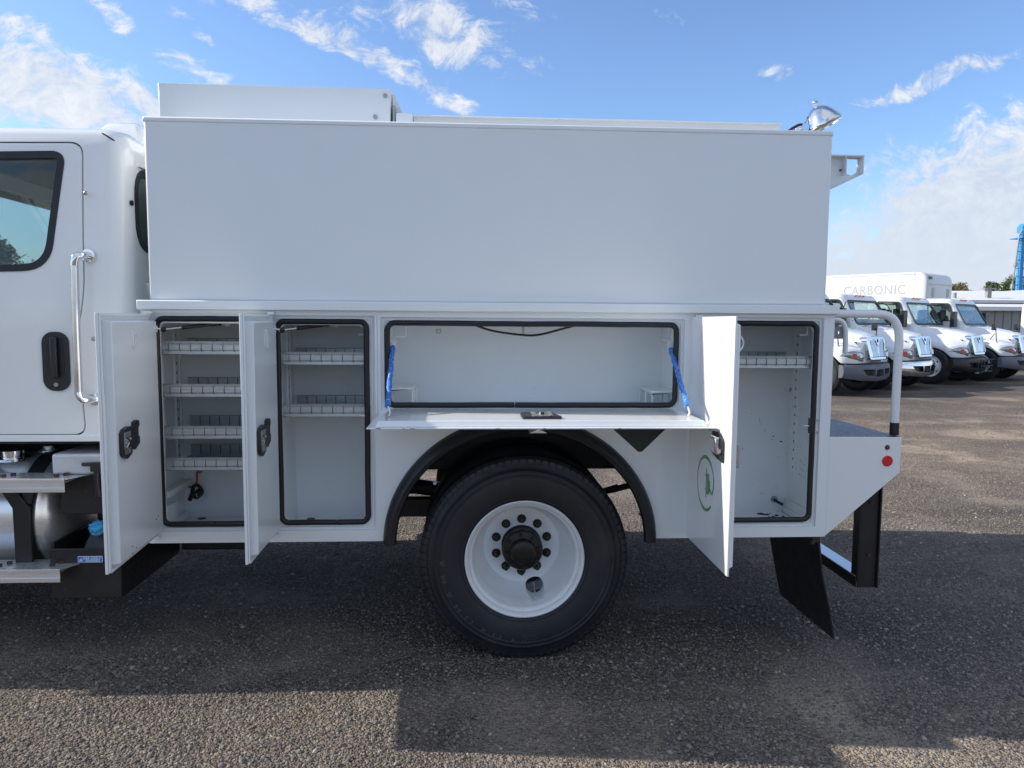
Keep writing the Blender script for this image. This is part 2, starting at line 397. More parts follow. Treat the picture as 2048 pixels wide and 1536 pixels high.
def round_poly(pts, r, n=4):
    out = []; N = len(pts)
    for i in range(N):
        p = Vector(pts[i][:2]); a = Vector(pts[i-1][:2]); b = Vector(pts[(i+1) % N][:2])
        ri = r[i] if isinstance(r, (list, tuple)) else r
        if ri <= 0: out.append(tuple(p)); continue
        da = (a-p).normalized(); db = (b-p).normalized()
        q0 = p+da*ri; q1 = p+db*ri
        for k in range(n+1):
            t = k/n; out.append(tuple(q0*(1-t)**2+p*2*t*(1-t)+q1*t*t))
    return out
def inset_poly(pts, d):
    out = []; N = len(pts)
    ar = sum(pts[i][0]*pts[(i+1) % N][1]-pts[(i+1) % N][0]*pts[i][1] for i in range(N)); sg = 1 if ar > 0 else -1
    for i in range(N):
        p = Vector(pts[i][:2]); a = Vector(pts[i-1][:2]); b = Vector(pts[(i+1) % N][:2])
        e1 = (p-a); e2 = (b-p)
        if e1.length < 1e-9: e1 = e2
        if e2.length < 1e-9: e2 = e1
        e1 = e1.normalized(); e2 = e2.normalized()
        n1 = Vector((-e1.y, e1.x))*sg; n2 = Vector((-e2.y, e2.x))*sg; n = (n1+n2)
        n = n/max(n.length_squared/2, .3)
        out.append(tuple(p+n*d))
    return out
XZ = lambda u, v, t: (u, t, v)
XY = lambda u, v, t: (u, v, t)
YZ = lambda u, v, t: (t, u, v)

def finish(o, bevel, smooth):
    me = o.data
    if smooth:
        for p in me.polygons: p.use_smooth = True
        me.set_sharp_from_angle(angle=radians(38))
    if bevel:
        b = o.modifiers.new('bevel', 'BEVEL'); b.width = bevel; b.segments = 2; b.limit_method = 'ANGLE'; b.angle_limit = radians(35); b.harden_normals = False
SPLIT = {'step_bolt', 'tank_strap', 'hinge_stop', 'panel_bead', 'step', 'step_arm', 'floor_bracket', 'wheel_liner', 'back_wall_rib', 'cover_hinge', 'top_rail', 'air_intake', 'step_hanger', 'winch_frame', 'spring_hanger', 'pack_skin', 'pan_rivet', 'housing_rib'}
FINE = {'lug_nuts', 'grille_slats', 'box_rivets', 'rear_slots', 'strip_slots', 'paint_chips', 'sticker_print', 'debris', 'sidewall_mark'}
def islands(mb):
    par = list(range(len(mb.v)))
    def find(a):
        while par[a] != a: par[a] = par[par[a]]; a = par[a]
        return a
    key = {}
    for i, v in enumerate(mb.v):
        k = (round(v[0], 5), round(v[1], 5), round(v[2], 5))
        if k in key: par[find(i)] = find(key[k])
        else: key[k] = i
    for f in mb.f:
        r = find(f[0])
        for q in f[1:]: par[find(q)] = r
    out = {}
    for f in mb.f: out.setdefault(find(f[0]), []).append(f)
    res = []
    for fs in out.values():
        n = MB(); ix = {}
        for f in fs:
            for q in f:
                if q not in ix: ix[q] = len(n.v); n.v.append(mb.v[q])
        n.f = [tuple(ix[q] for q in f) for f in fs]; res.append(n)
    return res
def obj(name, mb, m, parent=None, bevel=0, smooth=True, xf=None, **props):
    if name in SPLIT and isinstance(mb, MB):
        isl = islands(mb)
        if len(isl) > 1: return [obj(name, q, m, parent, bevel, smooth, xf, **props) for q in isl][0]
    if name in FINE: props['kind'] = 'stuff'
    me = mb if isinstance(mb, bpy.types.Mesh) else mb.mesh(name)
    if m is not None and not me.materials: me.materials.append(M[m] if isinstance(m, str) else m)
    o = bpy.data.objects.new(name, me); COL.objects.link(o)
    if parent is not None: adopt(o, parent)
    if xf is not None: o.matrix_basis = xf
    finish(o, bevel, smooth)
    for k, v in props.items(): o[k] = v
    return o
def rootinv(p):
    while p.parent is not None: p = p.parent
    return p
def adopt(o, parent):
    o.parent = parent
    if parent.parent is None and parent.type == 'EMPTY': o.matrix_parent_inverse = parent.matrix_basis.inverted()
def thing(name, label, cat, loc=(0, 0, 0), rz=0, group=None):
    o = bpy.data.objects.new(name, None); COL.objects.link(o); o.matrix_basis = Matrix.Translation(loc) @ Matrix.Rotation(rz, 4, 'Z')
    o.empty_display_size = .3
    o['label'] = label; o['category'] = cat
    if group: o['group'] = group
    return o
def tag(o, label, cat, group=None):
    o['label'] = label; o['category'] = cat
    if group: o['group'] = group
def children(o): return [c for c in bpy.data.objects if c.parent == o]
KIDS = {}
def copy_tree(o, parent=None):
    c = o.copy(); COL.objects.link(c); c.parent = parent
    for ch in list(o.children): copy_tree(ch, c)
    return c
DBG = False
def boolean(me_a, me_b, op='DIFFERENCE'):
    a = bpy.data.objects.new('a', me_a); b = bpy.data.objects.new('b', me_b); COL.objects.link(a); COL.objects.link(b)
    md = a.modifiers.new('b', 'BOOLEAN'); md.operation = op; md.object = b; md.solver = 'EXACT'; md.use_self = True
    dg = bpy.context.evaluated_depsgraph_get(); dg.update()
    r = bpy.data.meshes.new_from_object(a.evaluated_get(dg))
    bm = bmesh.new(); bm.from_mesh(r); bmesh.ops.remove_doubles(bm, verts=bm.verts, dist=2e-5); bmesh.ops.dissolve_degenerate(bm, dist=1e-5, edges=bm.edges)
    nm = sum(1 for e in bm.edges if not e.is_manifold); bm.to_mesh(r); bm.free()
    if DBG: print('   nonmanifold', nm); print('   bool', len(me_a.vertices), len(me_b.vertices), '->', len(r.vertices))
    bpy.data.objects.remove(a); bpy.data.objects.remove(b)
    return r
def text_mesh(s, size, depth, fontspace=1.0):
    cu = bpy.data.curves.new('t', 'FONT'); cu.body = s; cu.size = size; cu.extrude = depth; cu.align_x = 'CENTER'; cu.align_y = 'CENTER'; cu.space_character = fontspace; cu.resolution_u = 3
    o = bpy.data.objects.new('t', cu); COL.objects.link(o); dg = bpy.context.evaluated_depsgraph_get(); dg.update()
    me = bpy.data.meshes.new_from_object(o.evaluated_get(dg)); bpy.data.objects.remove(o); return me
def basis(origin, ex, ey):
    ex = Vector(ex).normalized(); ez = ex.cross(Vector(ey)).normalized(); ey = ez.cross(ex)
    m = Matrix((ex, ey, ez)).transposed().to_4x4(); m.translation = Vector(origin); return m

# ------------------------------------------------------------------ ground
def ground():
    mb = MB()
    mb.face([(-600, -400, 0), (900, -400, 0), (900, 1200, 0), (-600, 1200, 0)])
    o = obj('ground', mb, 'ground', smooth=False); o['kind'] = 'structure'
ground()
# ------------------------------------------------------------------ shared cab (local: x forward from the rear wall, y left, z up)
CW = 1.12
def wside(z):           # half width with tumblehome
    return CW - (0 if z < 1.80 else .045*((z-1.80)/.75)**1.4)
def cab_rings(off):
    R = []
    spec = [(1.134+off, 0), (1.16, 0), (1.45, 0), (1.80, 0), (2.1, 0), (2.40, 0), (2.53, .004), (2.585, .018), (2.615, .042), (2.632, .09), (2.642, .25), (2.646-off*.9, .50)]
    for z, ins in spec:
        if off and z == 1.16: continue
        zz = z
        if off and z > 2.4: zz = z - off*.9
        w = wside(min(z, 2.5)) - ins - off
        xf = 1.42 if z <= 1.78 else 1.42 - .40*(z-1.78)/.72
        xf -= ins*1.2 + off; xr = 0 + ins*.9 + off
        rr, rf = max(.09-off, .03), max(.20-off*.5, .05)
        if z > 1.4: rr = max(.085-off, .03)
        pts = rrect(xr, xf, -w, w, (rf, rf, rr, rr), 6)
        R.append([(p[0], p[1], zz) for p in pts])
    return R
DOOR = round_poly([(.226, 1.163), (1.20, 1.163), (1.27, 1.60), (1.235, 1.90), (.965, 2.53), (.205, 2.545), (.205, 1.85), (.248, 1.62)], [.05, .06, .2, .05, .09, .06, .08, .10], 6)
WIN = round_poly([(.365, 1.955), (1.14, 1.93), (.93, 2.475), (.290, 2.495)], [.12, .05, .07, .055], 7)
def build_cab():
    me = MB().loft(cab_rings(0)).mesh('cab')
    cav = MB().loft(cab_rings(.05)).mesh('cavity')
    me = boolean(me, cav)
    # windscreen, side windows, rear window
    k = .40/.72
    ws = MB().prism(round_poly([(-.99, 1.83), (.99, 1.83), (.90, 2.44), (-.90, 2.44)], .09, 5), lambda u, v, t: (1.42-k*(v-1.78)+t, u, v), -.3, .3).mesh('ws')
    me = boolean(me, ws)
    rw = MB().prism(round_poly([(-1.0, 2.06), (1.0, 2.06), (1.0, 2.45), (-1.0, 2.45)], [.14]*4, 6), YZ, -.3, .3).mesh('rw')
    me = boolean(me, rw)
    sw = MB().prism(WIN, XZ, -2, 2).mesh('sw')
    me = boolean(me, sw)
    d_in = MB().prism(DOOR, XZ, .6, 2).mesh('d'); d_in2 = MB().prism(DOOR, XZ, -2, -.6).mesh('d')
    grown = inset_poly(DOOR, -.0075)
    g1 = MB().prism(grown, XZ, .6, 2).mesh('g'); g2 = MB().prism(grown, XZ, -2, -.6).mesh('g')
    dl = boolean(me, d_in, 'INTERSECT'); dr = boolean(me, d_in2, 'INTERSECT')
    me = boolean(me, g1); me = boolean(me, g2)
    print('CAB', len(me.vertices), len(dl.vertices), len(dr.vertices))
    return me, dl, dr
CAB_ME, DOOR_L_ME, DOOR_R_ME = build_cab()
for n_, m_ in (('cab_shell', CAB_ME), ('door_left', DOOR_L_ME), ('door_right', DOOR_R_ME)):
    m_.materials.clear(); m_.materials.append(M['white'])
def side_fn(sgn, out=0.0):
    return lambda u, v, t: (u, sgn*(wside(v)+out-t), v)
def ringpoly(outer, w): return outer, [inset_poly(outer, w)]
def cab_parts(root, X, detail=True, fairing=True):
    """cab, doors, glazing, interior; X = matrix placing the cab"""
    cab = obj('cab', CAB_ME.copy(), None, root, xf=X)
    for sgn, dm in ((1, DOOR_L_ME), (-1, DOOR_R_ME)):
        d = obj('door', dm.copy(), None, root, xf=X)
        mb = MB().prism(inset_poly(WIN, -.012), side_fn(sgn, .004), 0, .022, [inset_poly(WIN, .020)])
        obj('window_seal', mb, 'rubber', d, bevel=.003)
        mb = MB().prism(inset_poly(WIN, .02), side_fn(sgn, -.012), 0, .004)
        obj('window', mb, 'glass', d)
        # paddle handle, recess shade painted as a darker flat plate
        hp = rrect(.280, .404, 1.372, 1.655, .054, 6)
        h = obj('door_handle', MB().prism(hp, lambda u, v, t: (u, sgn*(CW+.010-t), v), 0, .02), 'blacksatin', d, bevel=.004)
        obj('handle_recess_shade', MB().prism(rrect(.302, .382, 1.440, 1.632, .034, 5), lambda u, v, t: (u, sgn*(CW+.0112-t), v), 0, .004), 'rubber', h)
        if detail:
            hb = MB().box(.325, .355, sgn*(CW+.012), sgn*(CW+.034), 1.445, 1.625)
            obj('handle_grip', hb, 'blacksatin', h, bevel=.006) if False else None
    k = .40/.72
    wf = lambda u, v, t: (1.42-k*(v-1.78)+t, u, v)
    wsp = round_poly([(-.99, 1.83), (.99, 1.83), (.90, 2.44), (-.90, 2.44)], .09, 5)
    obj('windscreen', MB().prism(inset_poly(wsp, -.01), wf, -.022, -.018), 'glass', root, xf=X)
    obj('windscreen_seal', MB().prism(inset_poly(wsp, -.035), wf, -.006, .006, [inset_poly(wsp, .03)]), 'rubber', root, xf=X)
    rwp = round_poly([(-1.0, 2.06), (1.0, 2.06), (1.0, 2.45), (-1.0, 2.45)], [.14]*4, 6)
    obj('rear_window', MB().prism(inset_poly(rwp, -.01), YZ, .012, .016), 'glass', root, xf=X)
    obj('rear_window_seal', MB().prism(inset_poly(rwp, -.012), YZ, -.005, .02, [inset_poly(rwp, .02)]), 'rubber', root, xf=X)
    # interior
    mb = MB()
    mb.box(.06, .16, -1.0, 1.0, 1.15, 2.02); mb.box(1.05, 1.36, -1.04, 1.04, 1.2, 1.84); mb.box(.06, 1.36, -1.05, 1.05, 1.10, 1.2)
    for s in (-1, 1): mb.box(.07, 1.3, s*1.02, s*1.065, 1.15, 1.93)
    obj('cab_lining', mb, 'interior', root, bevel=.02, xf=X)
    obj('headliner', MB().box(.09, .92, -.95, .95, 2.50, 2.545), 'headliner', root, xf=X)
    for y in (-.52, .52):
        mb = MB().box(.22, .72, y-.25, y+.25, 1.36, 1.52).prism(rrect(-.23, .23, 1.45, 2.12, .09), lambda u, v, t: (.30+t-.12*(v-1.45), y+u, v), -.07, .07)
        mb.box(.14, .26, y-.12, y+.12, 2.13, 2.30)
        obj('seat', mb, 'seat', root, bevel=.03, xf=X)
    mb = MB(); c = Vector((.98, .5, 1.86)); ax = Vector((-.75, 0, .66)).normalized(); e1 = Vector((0, 1, 0)); e2 = ax.cross(e1)
    ring = [c+(e1*cos(a)+e2*sin(a))*.22 for a in [2*pi*i/24 for i in range(25)]]
    mb.tube(ring, .014, 8, caps=False); mb.tube([c, c-ax*.3], .03, 8)
    for a in (0, 2.1, 4.2): mb.tube([c, c+(e1*cos(a)+e2*sin(a))*.22], .012, 6)
    obj('steering_wheel', mb, 'interior', root, xf=X)
    return cab

# ------------------------------------------------------------------ wheels
def tyre_mesh(r=.53, rr=.30, wd=.27, lugs=True):
    prof = [(rr-.012, .045), (rr, .020), (rr+.012, .012), (rr+.016, .008), (rr+.022, .0075), (rr+.024, .0105), (rr+.05, .004), (rr+.10, 0), (rr+.125, .0025), (rr+.128, -.0005), (rr+.134, -.0005), (rr+.137, .003), (rr+.146, .004), (rr+.149, .001), (rr+.155, .001), (rr+.158, .007), (r-.055, .016), (r-.035, .022), (r-.033, .019), (r-.028, .020),
            (r-.012, .030), (r-.004, .038), (r, .052)]
    n = 5; w = wd-.104; 
    for i in range(n):
        a = .052+w*(i+.82)/n - w/n*.0; b = .052+w*(i+1)/n
        prof += [(r+.002, a), (r-.014, a+.002), (r-.014, b-.002), (r+.002, b)] if i < n-1 else [(r, .052+w)]
    m = len(prof); base = prof[:16]
    prof += [(q, wd-h) for q, h in reversed(base[:-1])]
    mb = MB().lathe(prof, (0, 0, 0), 'y', 96, closed=True)
    return mb
def tyre(flat=0.0, cz=.52):
    prof_mb = tyre_mesh()
    if flat:
        prof_mb.v = [(x, y, max(z, -cz+.002)) for x, y, z in prof_mb.v]
    return prof_mb
def rim_mesh(deep=True):
    # profile of the dual's outer wheel, y=0 at the tyre's outer face
    prof = [(.291, .050), (.300, .022), (.303, .012), (.297, .007), (.289, .012), (.283, .022), (.279, .038), (.268, .045), (.262, .060), (.262, .075), (.256, .085), (.254, .17), (.250, .20), (.240, .235), (.228, .258), (.214, .270), (.208, .268), (.198, .265), (.176, .264), (.170, .262), (.112, .262), (.112, .275), (.205, .280), (.245, .270), (.285, .22), (.288, .06)]
    return MB().lathe(prof, (0, 0, 0), 'y', 72)
RIM_CUT = None
def build_rim():
    me = MB().lathe([(.291, .050), (.300, .022), (.303, .012), (.297, .007), (.289, .012), (.283, .022), (.279, .038), (.268, .045), (.262, .060), (.262, .075), (.256, .085), (.253, .15), (.247, .175), (.236, .205), (.222, .236), (.210, .256), (.204, .262), (.198, .262), (.176, .2605), (.170, .262), (.108, .262), (.108, .275), (.205, .280), (.235, .268), (.275, .20), (.288, .06)], (0, 0, 0), 'y', 72, closed=True).mesh('rim')
    for a in (-72,):
        c = Vector((cos(radians(a))*.226, 0, sin(radians(a))*.226)); er = Vector((cos(radians(a)), 0, sin(radians(a)))); et = Vector((-er.z, 0, er.x))
        cut = MB().loft([[tuple(c+er*.036*cos(b)+et*.049*sin(b)+Vector((0, h, 0))) for b in [2*pi*q/24 for q in range(24)]] for h in (.1, .4)]).mesh('c')
        me = boolean(me, cut)
    me.materials.clear(); me.materials.append(M['wheelwhite']); return me
RIM_ME = build_rim()
def front_rim_mesh():
    mb = MB().lathe([(.291, .05), (.300, .022), (.303, .012), (.297, .007), (.287, .014), (.279, .038), (.262, .055), (.25, .07), (.24, .05), (.20, .02), (.175, .008), (.115, .006), (.11, .012), (.11, .03), (.2, .05), (.28, .09)], (0, 0, 0), 'y', 40, closed=True)
    for k in range(10):
        a = 2*pi*k/10; mb.cyl((cos(a)*.143, .008, sin(a)*.143), (cos(a)*.143, -.02, sin(a)*.143), .017, 6)
    mb.lathe([(.085, -.05), (.088, .03)], (0, 0, 0), 'y', 20)
    return mb
FRIM_ME = front_rim_mesh().mesh('rim'); FRIM_ME.materials.append(M['wheelwhite'])
TYRE_ME = tyre(.02).mesh('tyre'); TYRE_ME.materials.append(M['tyre'])
DARKHOLE_ME = MB().lathe([(.001, 0), (.03, 0)], (0, 0, 0), 'y', 12).mesh('x')
def wheel(root, X, front=True, detail=False):
    """X places the wheel centre, local -y is outward"""
    w = obj('wheel', MB().cyl((0, .06, 0), (0, .16, 0), .18, 20), 'black', root, xf=X)
    obj('tyre', TYRE_ME, None, w); obj('rim', FRIM_ME if front else RIM_ME, None, w)
    if front:
        mb = MB()
        for k in range(10):
            a = 2*pi*k/10; mb.lathe([(.024, .004), (.024, -.001), (.012, -.022), (.001, -.023)], (cos(a)*.143, 0, sin(a)*.143), 'y', 6)
        for k in range(5):
            a = 2*pi*(k+.5)/5; mb.lathe([(.030, .045), (.030, .030), (.001, .029)], (cos(a)*.213, 0, sin(a)*.213), 'y', 12)
        mb.lathe([(.10, .01), (.10, -.03), (.07, -.05), (.001, -.052)], (0, 0, 0), 'y', 20)
        obj('lug_nuts', mb, 'hub', w)
    return w

# ------------------------------------------------------------------ conventional truck front (cab-local coordinates)
HW = lambda x: (1.08 + .085*max(0, 1-((x-1.85)/.5)**2)) if x < 2.2 else (1.135 - .33*((x-2.2)/.42)**2.6)
def hood_rings():
    rings = []
    N = 26
    for i in range(N+1):
        x = 1.36 + (2.62-1.36)*i/N
        t = i/N
        w = HW(x); zt = 1.79 - .26*t**1.35 if t < .96 else 1.515
        wh = .93*(1-t)+.44*t; zf = 1.50*(1-t)+1.20*t
        arch = .62**2-(x-1.85)**2
        zb = max(1.02 if x < 1.85 else .90, .55+sqrt(arch) if arch > 0 else 0)
        zb = min(zb, zf-.03)
        bul = .05*sin(pi*min(1, max(0, t)))
        half = [(w-.01, zb), (w, zb+.02), (w, (zb+zf)/2), (w-.02, zf-.03), (w-.09, zf+.015), ((w+wh)/2, zf+.045+bul), (wh+.03, (zf+zt)/2+.02), (wh-.01, zt-.10), (wh-.07, zt-.03), (wh*.6, zt+.005), (wh*.25, zt+.02), (0, zt+.022)]
        pts = [(x, y, z) for y, z in half] + [(x, -y, z) for y, z in reversed(half[:-1])]
        rings.append(pts)
    return rings
def grille(root, X):
    f = lambda u, v, t: (2.665+.16*(1.5-v)-.32*max(0, abs(u)-.28)**1.25 -.5*max(0, v-1.47) + t, u, v)
    outer = round_poly([(-.41, .985), (.41, .985), (.50, 1.515), (-.50, 1.515)], [.05, .05, .11, .11], 6)
    inner = round_poly([(-.31, 1.05), (.31, 1.05), (.375, 1.44), (-.375, 1.44)], [.03]*4, 3)
    g = obj('grille_surround', MB().prism(outer, f, -.20, .030, [inner]), 'chrome', root, bevel=.012, xf=X)
    obj('grille_back', MB().prism(inner, f, -.055, -.045), 'black', g)
    mb = MB()
    for i in range(-9, 10):
        if i == 0: continue
        u = i*.0355; s = 1 if u > 0 else -1
        top = 1.44 - max(0, (.11-abs(u))*1.35)
        zs = [1.05+(top-1.05)*k/4 for k in range(5)]
        pts = [f(u*(1-.12*(1-(z-1.05)/.4)), z, .006) for z in zs]
        mb.tube(pts, .0095, 5)
    o = obj('grille_slats', mb, 'chrome', g)
    mb = MB().prism([(-.115, 1.445), (0, 1.29), (.115, 1.445), (.10, 1.475), (-.10, 1.475)], f, .0, .035)
    mb.prism([(-.012, 1.05), (.012, 1.05), (.016, 1.31), (-.016, 1.31)], f, .0, .03)
    obj('grille_crest', mb, 'chrome', g, bevel=.006)
    d = [(-.034, 1.43), (0, 1.385), (.034, 1.43), (0, 1.475)]
    obj('emblem', MB().prism(d, f, .035, .046, [inset_poly(d, .010)]).prism([(-.006, 1.405), (.006, 1.405), (.006, 1.455), (-.006, 1.455)], f, .035, .045), 'black', g)
    # lower intake
    mb = MB()
    for k in range(3): mb.prism(rrect(-.26+k*.185, -.11+k*.185, .935, .965, .01), lambda u, v, t: (2.69+t, u, v), 0, .012)
    obj('air_intake', mb, 'black', root, xf=X)
def nose_x(y): return 2.62 if y <= .805 else 2.2+.42*(max(0, (1.135-y))/.33)**(1/2.6)
def headlight(root, X, s):
    n = 14; rows = []; rim = []
    for i in range(n+1):
        t = i/n; y = .55+.565*t; x = nose_x(y)+.012-.02*t
        lo = .955 + .125*t**1.4; hi = 1.125+.10*t - .14*t**5
        if i == n: lo = hi-.012
        rows.append([(x+.012, s*y, lo), (x+.034, s*y, (lo+hi)/2), (x+.008, s*y, hi), (x-.08, s*y, hi), (x-.08, s*y, lo)])
        rim.append([(x+.004, s*y, lo-.012), (x+.004, s*y, hi+.012), (x-.06, s*y, hi+.012), (x-.06, s*y, lo-.012)])
    o = obj('headlight', MB().loft(rows), 'headlamp', root, bevel=.004, xf=X)
    obj('headlight_surround', MB().loft(rim), 'blacksatin', o)
    ys = (.86, .90, .95)
    obj('turn_signal', MB().loft([[(nose_x(y)+.042, s*y, 1.05), (nose_x(y)+.036, s*y, 1.135), (nose_x(y)-.05, s*y, 1.135), (nose_x(y)-.05, s*y, 1.05)] for y in ys]), 'red', o)
    obj('lamp_bowl', MB().sphere((2.655, s*.70, 1.045), .048, 12, 8, (.5, 1.3, .9)), 'chrome', o)
def bumper(root, X, m, guard=False):
    N = 24
    rings = []
    for i in range(N+1):
        y = -1.17 + 2.34*i/N; a = abs(y)/1.17
        xf = 2.80 - .30*a**3.2 - .04*a; 
        lo = .47 + .10*a**2; hi = .87
        rings.append([(xf-.03, y, lo), (xf+.01, y, lo+.05), (xf+.02, y, (lo+hi)/2), (xf+.0, y, hi-.03), (xf-.03, y, hi), (xf-.10, y, hi), (xf-.10, y, lo)])
    me = MB().loft(rings).mesh('bumper')
    for (a, b) in ((-.60, -.24), (-.19, .19), (.24, .60)):
        top = .755; bot = .60
        if a < -.5 or b > .5:
            sg = -1 if a < 0 else 1
            pl = [(sg*.24, .59), (sg*.24, .755), (sg*.72, .765), (sg*.60, .63)]
        else: pl = [(a, .575), (b, .575), (b, .75), (a, .75)]
        pl = round_poly(pl, .03, 3)
        cut = MB().prism(pl, YZ, 2.3, 3).mesh('c'); me = boolean(me, cut)
    me.materials.clear(); me.materials.append(M[m])
    o = obj('bumper', me, None, root, xf=X)
    obj('bumper_backing', MB().box(2.52, 2.60, -.85, .85, .52, .86), 'black', root, xf=X)
    if guard:
        mb = MB()
        mb.tube([(2.92, -.45, .84), (2.98, .45, .84)], .016, 6)
        for y in (-.42, -.2, .1, .38): mb.tube([(2.92, y, .84), (2.95, y, .5), (2.86, y, .42)], .016, 6)
        mb.tube([(2.93, -.42, .5), (2.96, .38, .5)], .016, 6); mb.tube([(2.94, -.42, .66), (2.97, .38, .66)], .012, 6)
        mb.box(2.80, 2.93, -.44, -.38, .66, .72).box(2.80, 2.93, .34, .40, .66, .72)
        obj('winch_frame', mb, 'black', root, xf=X)
def front_end(root, X, bumper_mat='bumpergrey', guard=False, hoodmirror=False):
    r = hood_rings()
    mb = MB().loft(r, closed=False, cap0=False, cap1=False)
    mb.face(r[-1])
    h = obj('hood', mb, 'white', root, xf=X)
    sd = h.modifiers.new('t', 'SOLIDIFY'); sd.thickness = .012; sd.offset = -1
    mb = MB()
    for s in (-1, 1):
        pts = [(1.85+.60*cos(a), .55+.60*sin(a)) for a in [radians(t) for t in range(-5, 190, 13)]]
        mb.loft([[(x, s*.62, z) for x, z in pts], [(x, s*1.125, z) for x, z in pts]], closed=False, cap0=False, cap1=False)
        mb.box(1.25, 2.5, s*.60, s*.62, .5, 1.4)
    obj('wheel_liner', mb, 'black', root, xf=X)
    mb = MB().box(1.0, 2.5, -.42, .42, .62, 1.1).box(.6, 2.5, -.42, -.34, .55, .80).box(.6, 2.5, .34, .42, .55, .80).cyl((1.85, -.9, .5), (1.85, .9, .5), .06, 10)
    obj('engine_block', mb, 'black', root, xf=X)
    grille(root, X)
    for s in (-1, 1): headlight(root, X, s)
    obj('chin_strip', MB().loft([[(x, y, .875), (x, y, .900), (x-.05, y, .900), (x-.05, y, .875)] for y, x in [(-1.05+2.1*i/12, 2.70-.22*abs(-1+i/6)**3) for i in range(13)]]), 'black', root, xf=X)
    bumper(root, X, bumper_mat, guard)
    if hoodmirror:
        for s in (-1, 1):
            mb = MB().tube([(2.25, s*1.0, 1.30), (2.22, s*1.04, 1.72)], .014, 6).tube([(2.05, s*.98, 1.36), (2.20, s*1.03, 1.56)], .012, 6)
            mb.cyl((2.25, s*1.0, 1.28), (2.25, s*1.0, 1.31), .05, 10).cyl((2.05, s*.98, 1.33), (2.05, s*.98, 1.37), .04, 10)
            mb.box(2.13, 2.21, s*1.04-.09, s*1.04+.09, 1.66, 1.86)
            obj('hood_mirror', mb, 'blacksatin', root, bevel=.02, xf=X)
def door_mirrors(root, X, style=0):
    for s in (-1, 1):
        mb = MB()
        if style == 0:
            mb.tube([(1.10, s*1.08, 2.42), (1.18, s*1.28, 2.36), (1.20, s*1.40, 2.25)], .014, 6).tube([(1.15, s*1.1, 1.72), (1.2, s*1.38, 1.75)], .014, 6)
            mb.box(1.15, 1.23, s*1.40-.10, s*1.40+.10, 1.74, 2.24)
        else:
            mb.tube([(1.15, s*1.1, 1.85), (1.18, s*1.3, 1.85)], .025, 6); mb.box(1.12, 1.24, s*1.38-.13, s*1.38+.13, 1.74, 2.22)
        obj('door_mirror', mb, 'blacksatin', root, bevel=.02, xf=X)
def marker_lights(root, X):
    for y in (-.72, -.22, 0, .22, .72):
        obj('roof_marker_light', MB().sphere((.97-.10*abs(y)**2, y, 2.60 if abs(y) < .5 else 2.585), .032, 10, 6, (1.3, 1.5, .7)), 'orange', root, xf=X)

def parked_truck(label, bumper_mat, guard=False, hoodmirror=False, mirror=0, group='white trucks parked in a row'):
    root = thing('parked_truck', label, 'truck', group=group)
    X = Matrix.Translation((-1.6, 0, -.12))     # cab sits a little lower than on the service truck
    cab_parts(root, X, detail=False)
    front_end(root, X, bumper_mat, guard, hoodmirror)
    door_mirrors(root, X, mirror); marker_lights(root, X)
    for s in (-1, 1):
        wheel(root, Matrix.Translation((.25, s*(1.13), .52)) @ Matrix.Rotation(0 if s < 0 else pi, 4, 'Z'), True)
        wheel(root, Matrix.Translation((-4.2, s*1.15, .52)) @ Matrix.Rotation(0 if s < 0 else pi, 4, 'Z'), False)
        obj('frame_rail', MB().box(-5.6, .9, s*.38, s*.46, .72, .98), 'black', root)
        obj('fuel_tank', MB().cyl((-1.6, s*.85, .72), (-.35, s*.85, .72), .29, 20), 'alu', root)
        obj('step', MB().box(-1.3, -.5, s*1.0, s*1.18, .50, .54).box(-1.3, -.5, s*1.0, s*1.16, .86, .90), 'alu', root)
    obj('rear_axle', MB().cyl((-4.2, -1.0, .52), (-4.2, 1.0, .52), .09, 12), 'black', root)
    return root
# ------------------------------------------------------------------ the white service truck in front of the camera
# world metres: its near side is the plane y = 0, its front points to -x
S = thing('service_truck', 'white utility service truck filling the picture, its side compartment doors standing open', 'truck', (.2, 1.2, 0))
XM = Matrix.Translation((-1.64, 1.22, 0)) @ Matrix.Rotation(pi, 4, 'Z')
cab_parts(S, XM); front_end(S, XM, 'bumpergrey'); door_mirrors(S, XM); marker_lights(S, XM)
# door trim of the near cab door (visible one)
mb = MB().box(-1.998, -1.966, .068, .086, 1.435, 1.630)
obj('door_pull', mb, 'blacksatin', S, bevel=.0075)
mb = MB()
mb.cyl((-1.982, .094, 1.403), (-1.982, .083, 1.403), .010, 12); obj('door_lock', mb, 'zinc', S)
mb = MB().box(-3.05, -1.72, .085, .11, 1.128, 1.160)
obj('sill_strip', mb, 'white', S, bevel=.004)
# grab handle with end brackets
mb = MB().tube([(-1.822, .10, 2.012), (-1.830, .045, 2.008), (-1.846, .035, 1.975)], .016, 10, 4)
gh = obj('grab_handle', MB().cyl((-1.847, .035, 1.98), (-1.852, .035, 1.355), .0175, 16), 'brushed', S)
mb = MB().tube([(-1.812, .10, 2.014), (-1.818, .055, 2.012), (-1.838, .035, 2.004), (-1.847, .035, 1.965)], [.019, .017, .019, .020], 12, 4).cyl((-1.812, .10, 2.014), (-1.812, .088, 2.014), .031, 16)
obj('grab_bracket', mb, 'chrome', gh)
mb = MB().tube([(-1.808, .10, 1.332), (-1.82, .055, 1.333), (-1.842, .035, 1.338), (-1.852, .035, 1.37)], [.019, .017, .019, .020], 12, 4).cyl((-1.808, .10, 1.332), (-1.808, .088, 1.332), .029, 16)
obj('grab_bracket', mb, 'chrome', gh)
for (x, z) in ((-1.815, 2.306), (-1.806, 1.622)):
    obj('rivet', MB().sphere((x, .100, z), .011, 10, 6, (1, .6, 1)), 'zinc', S)
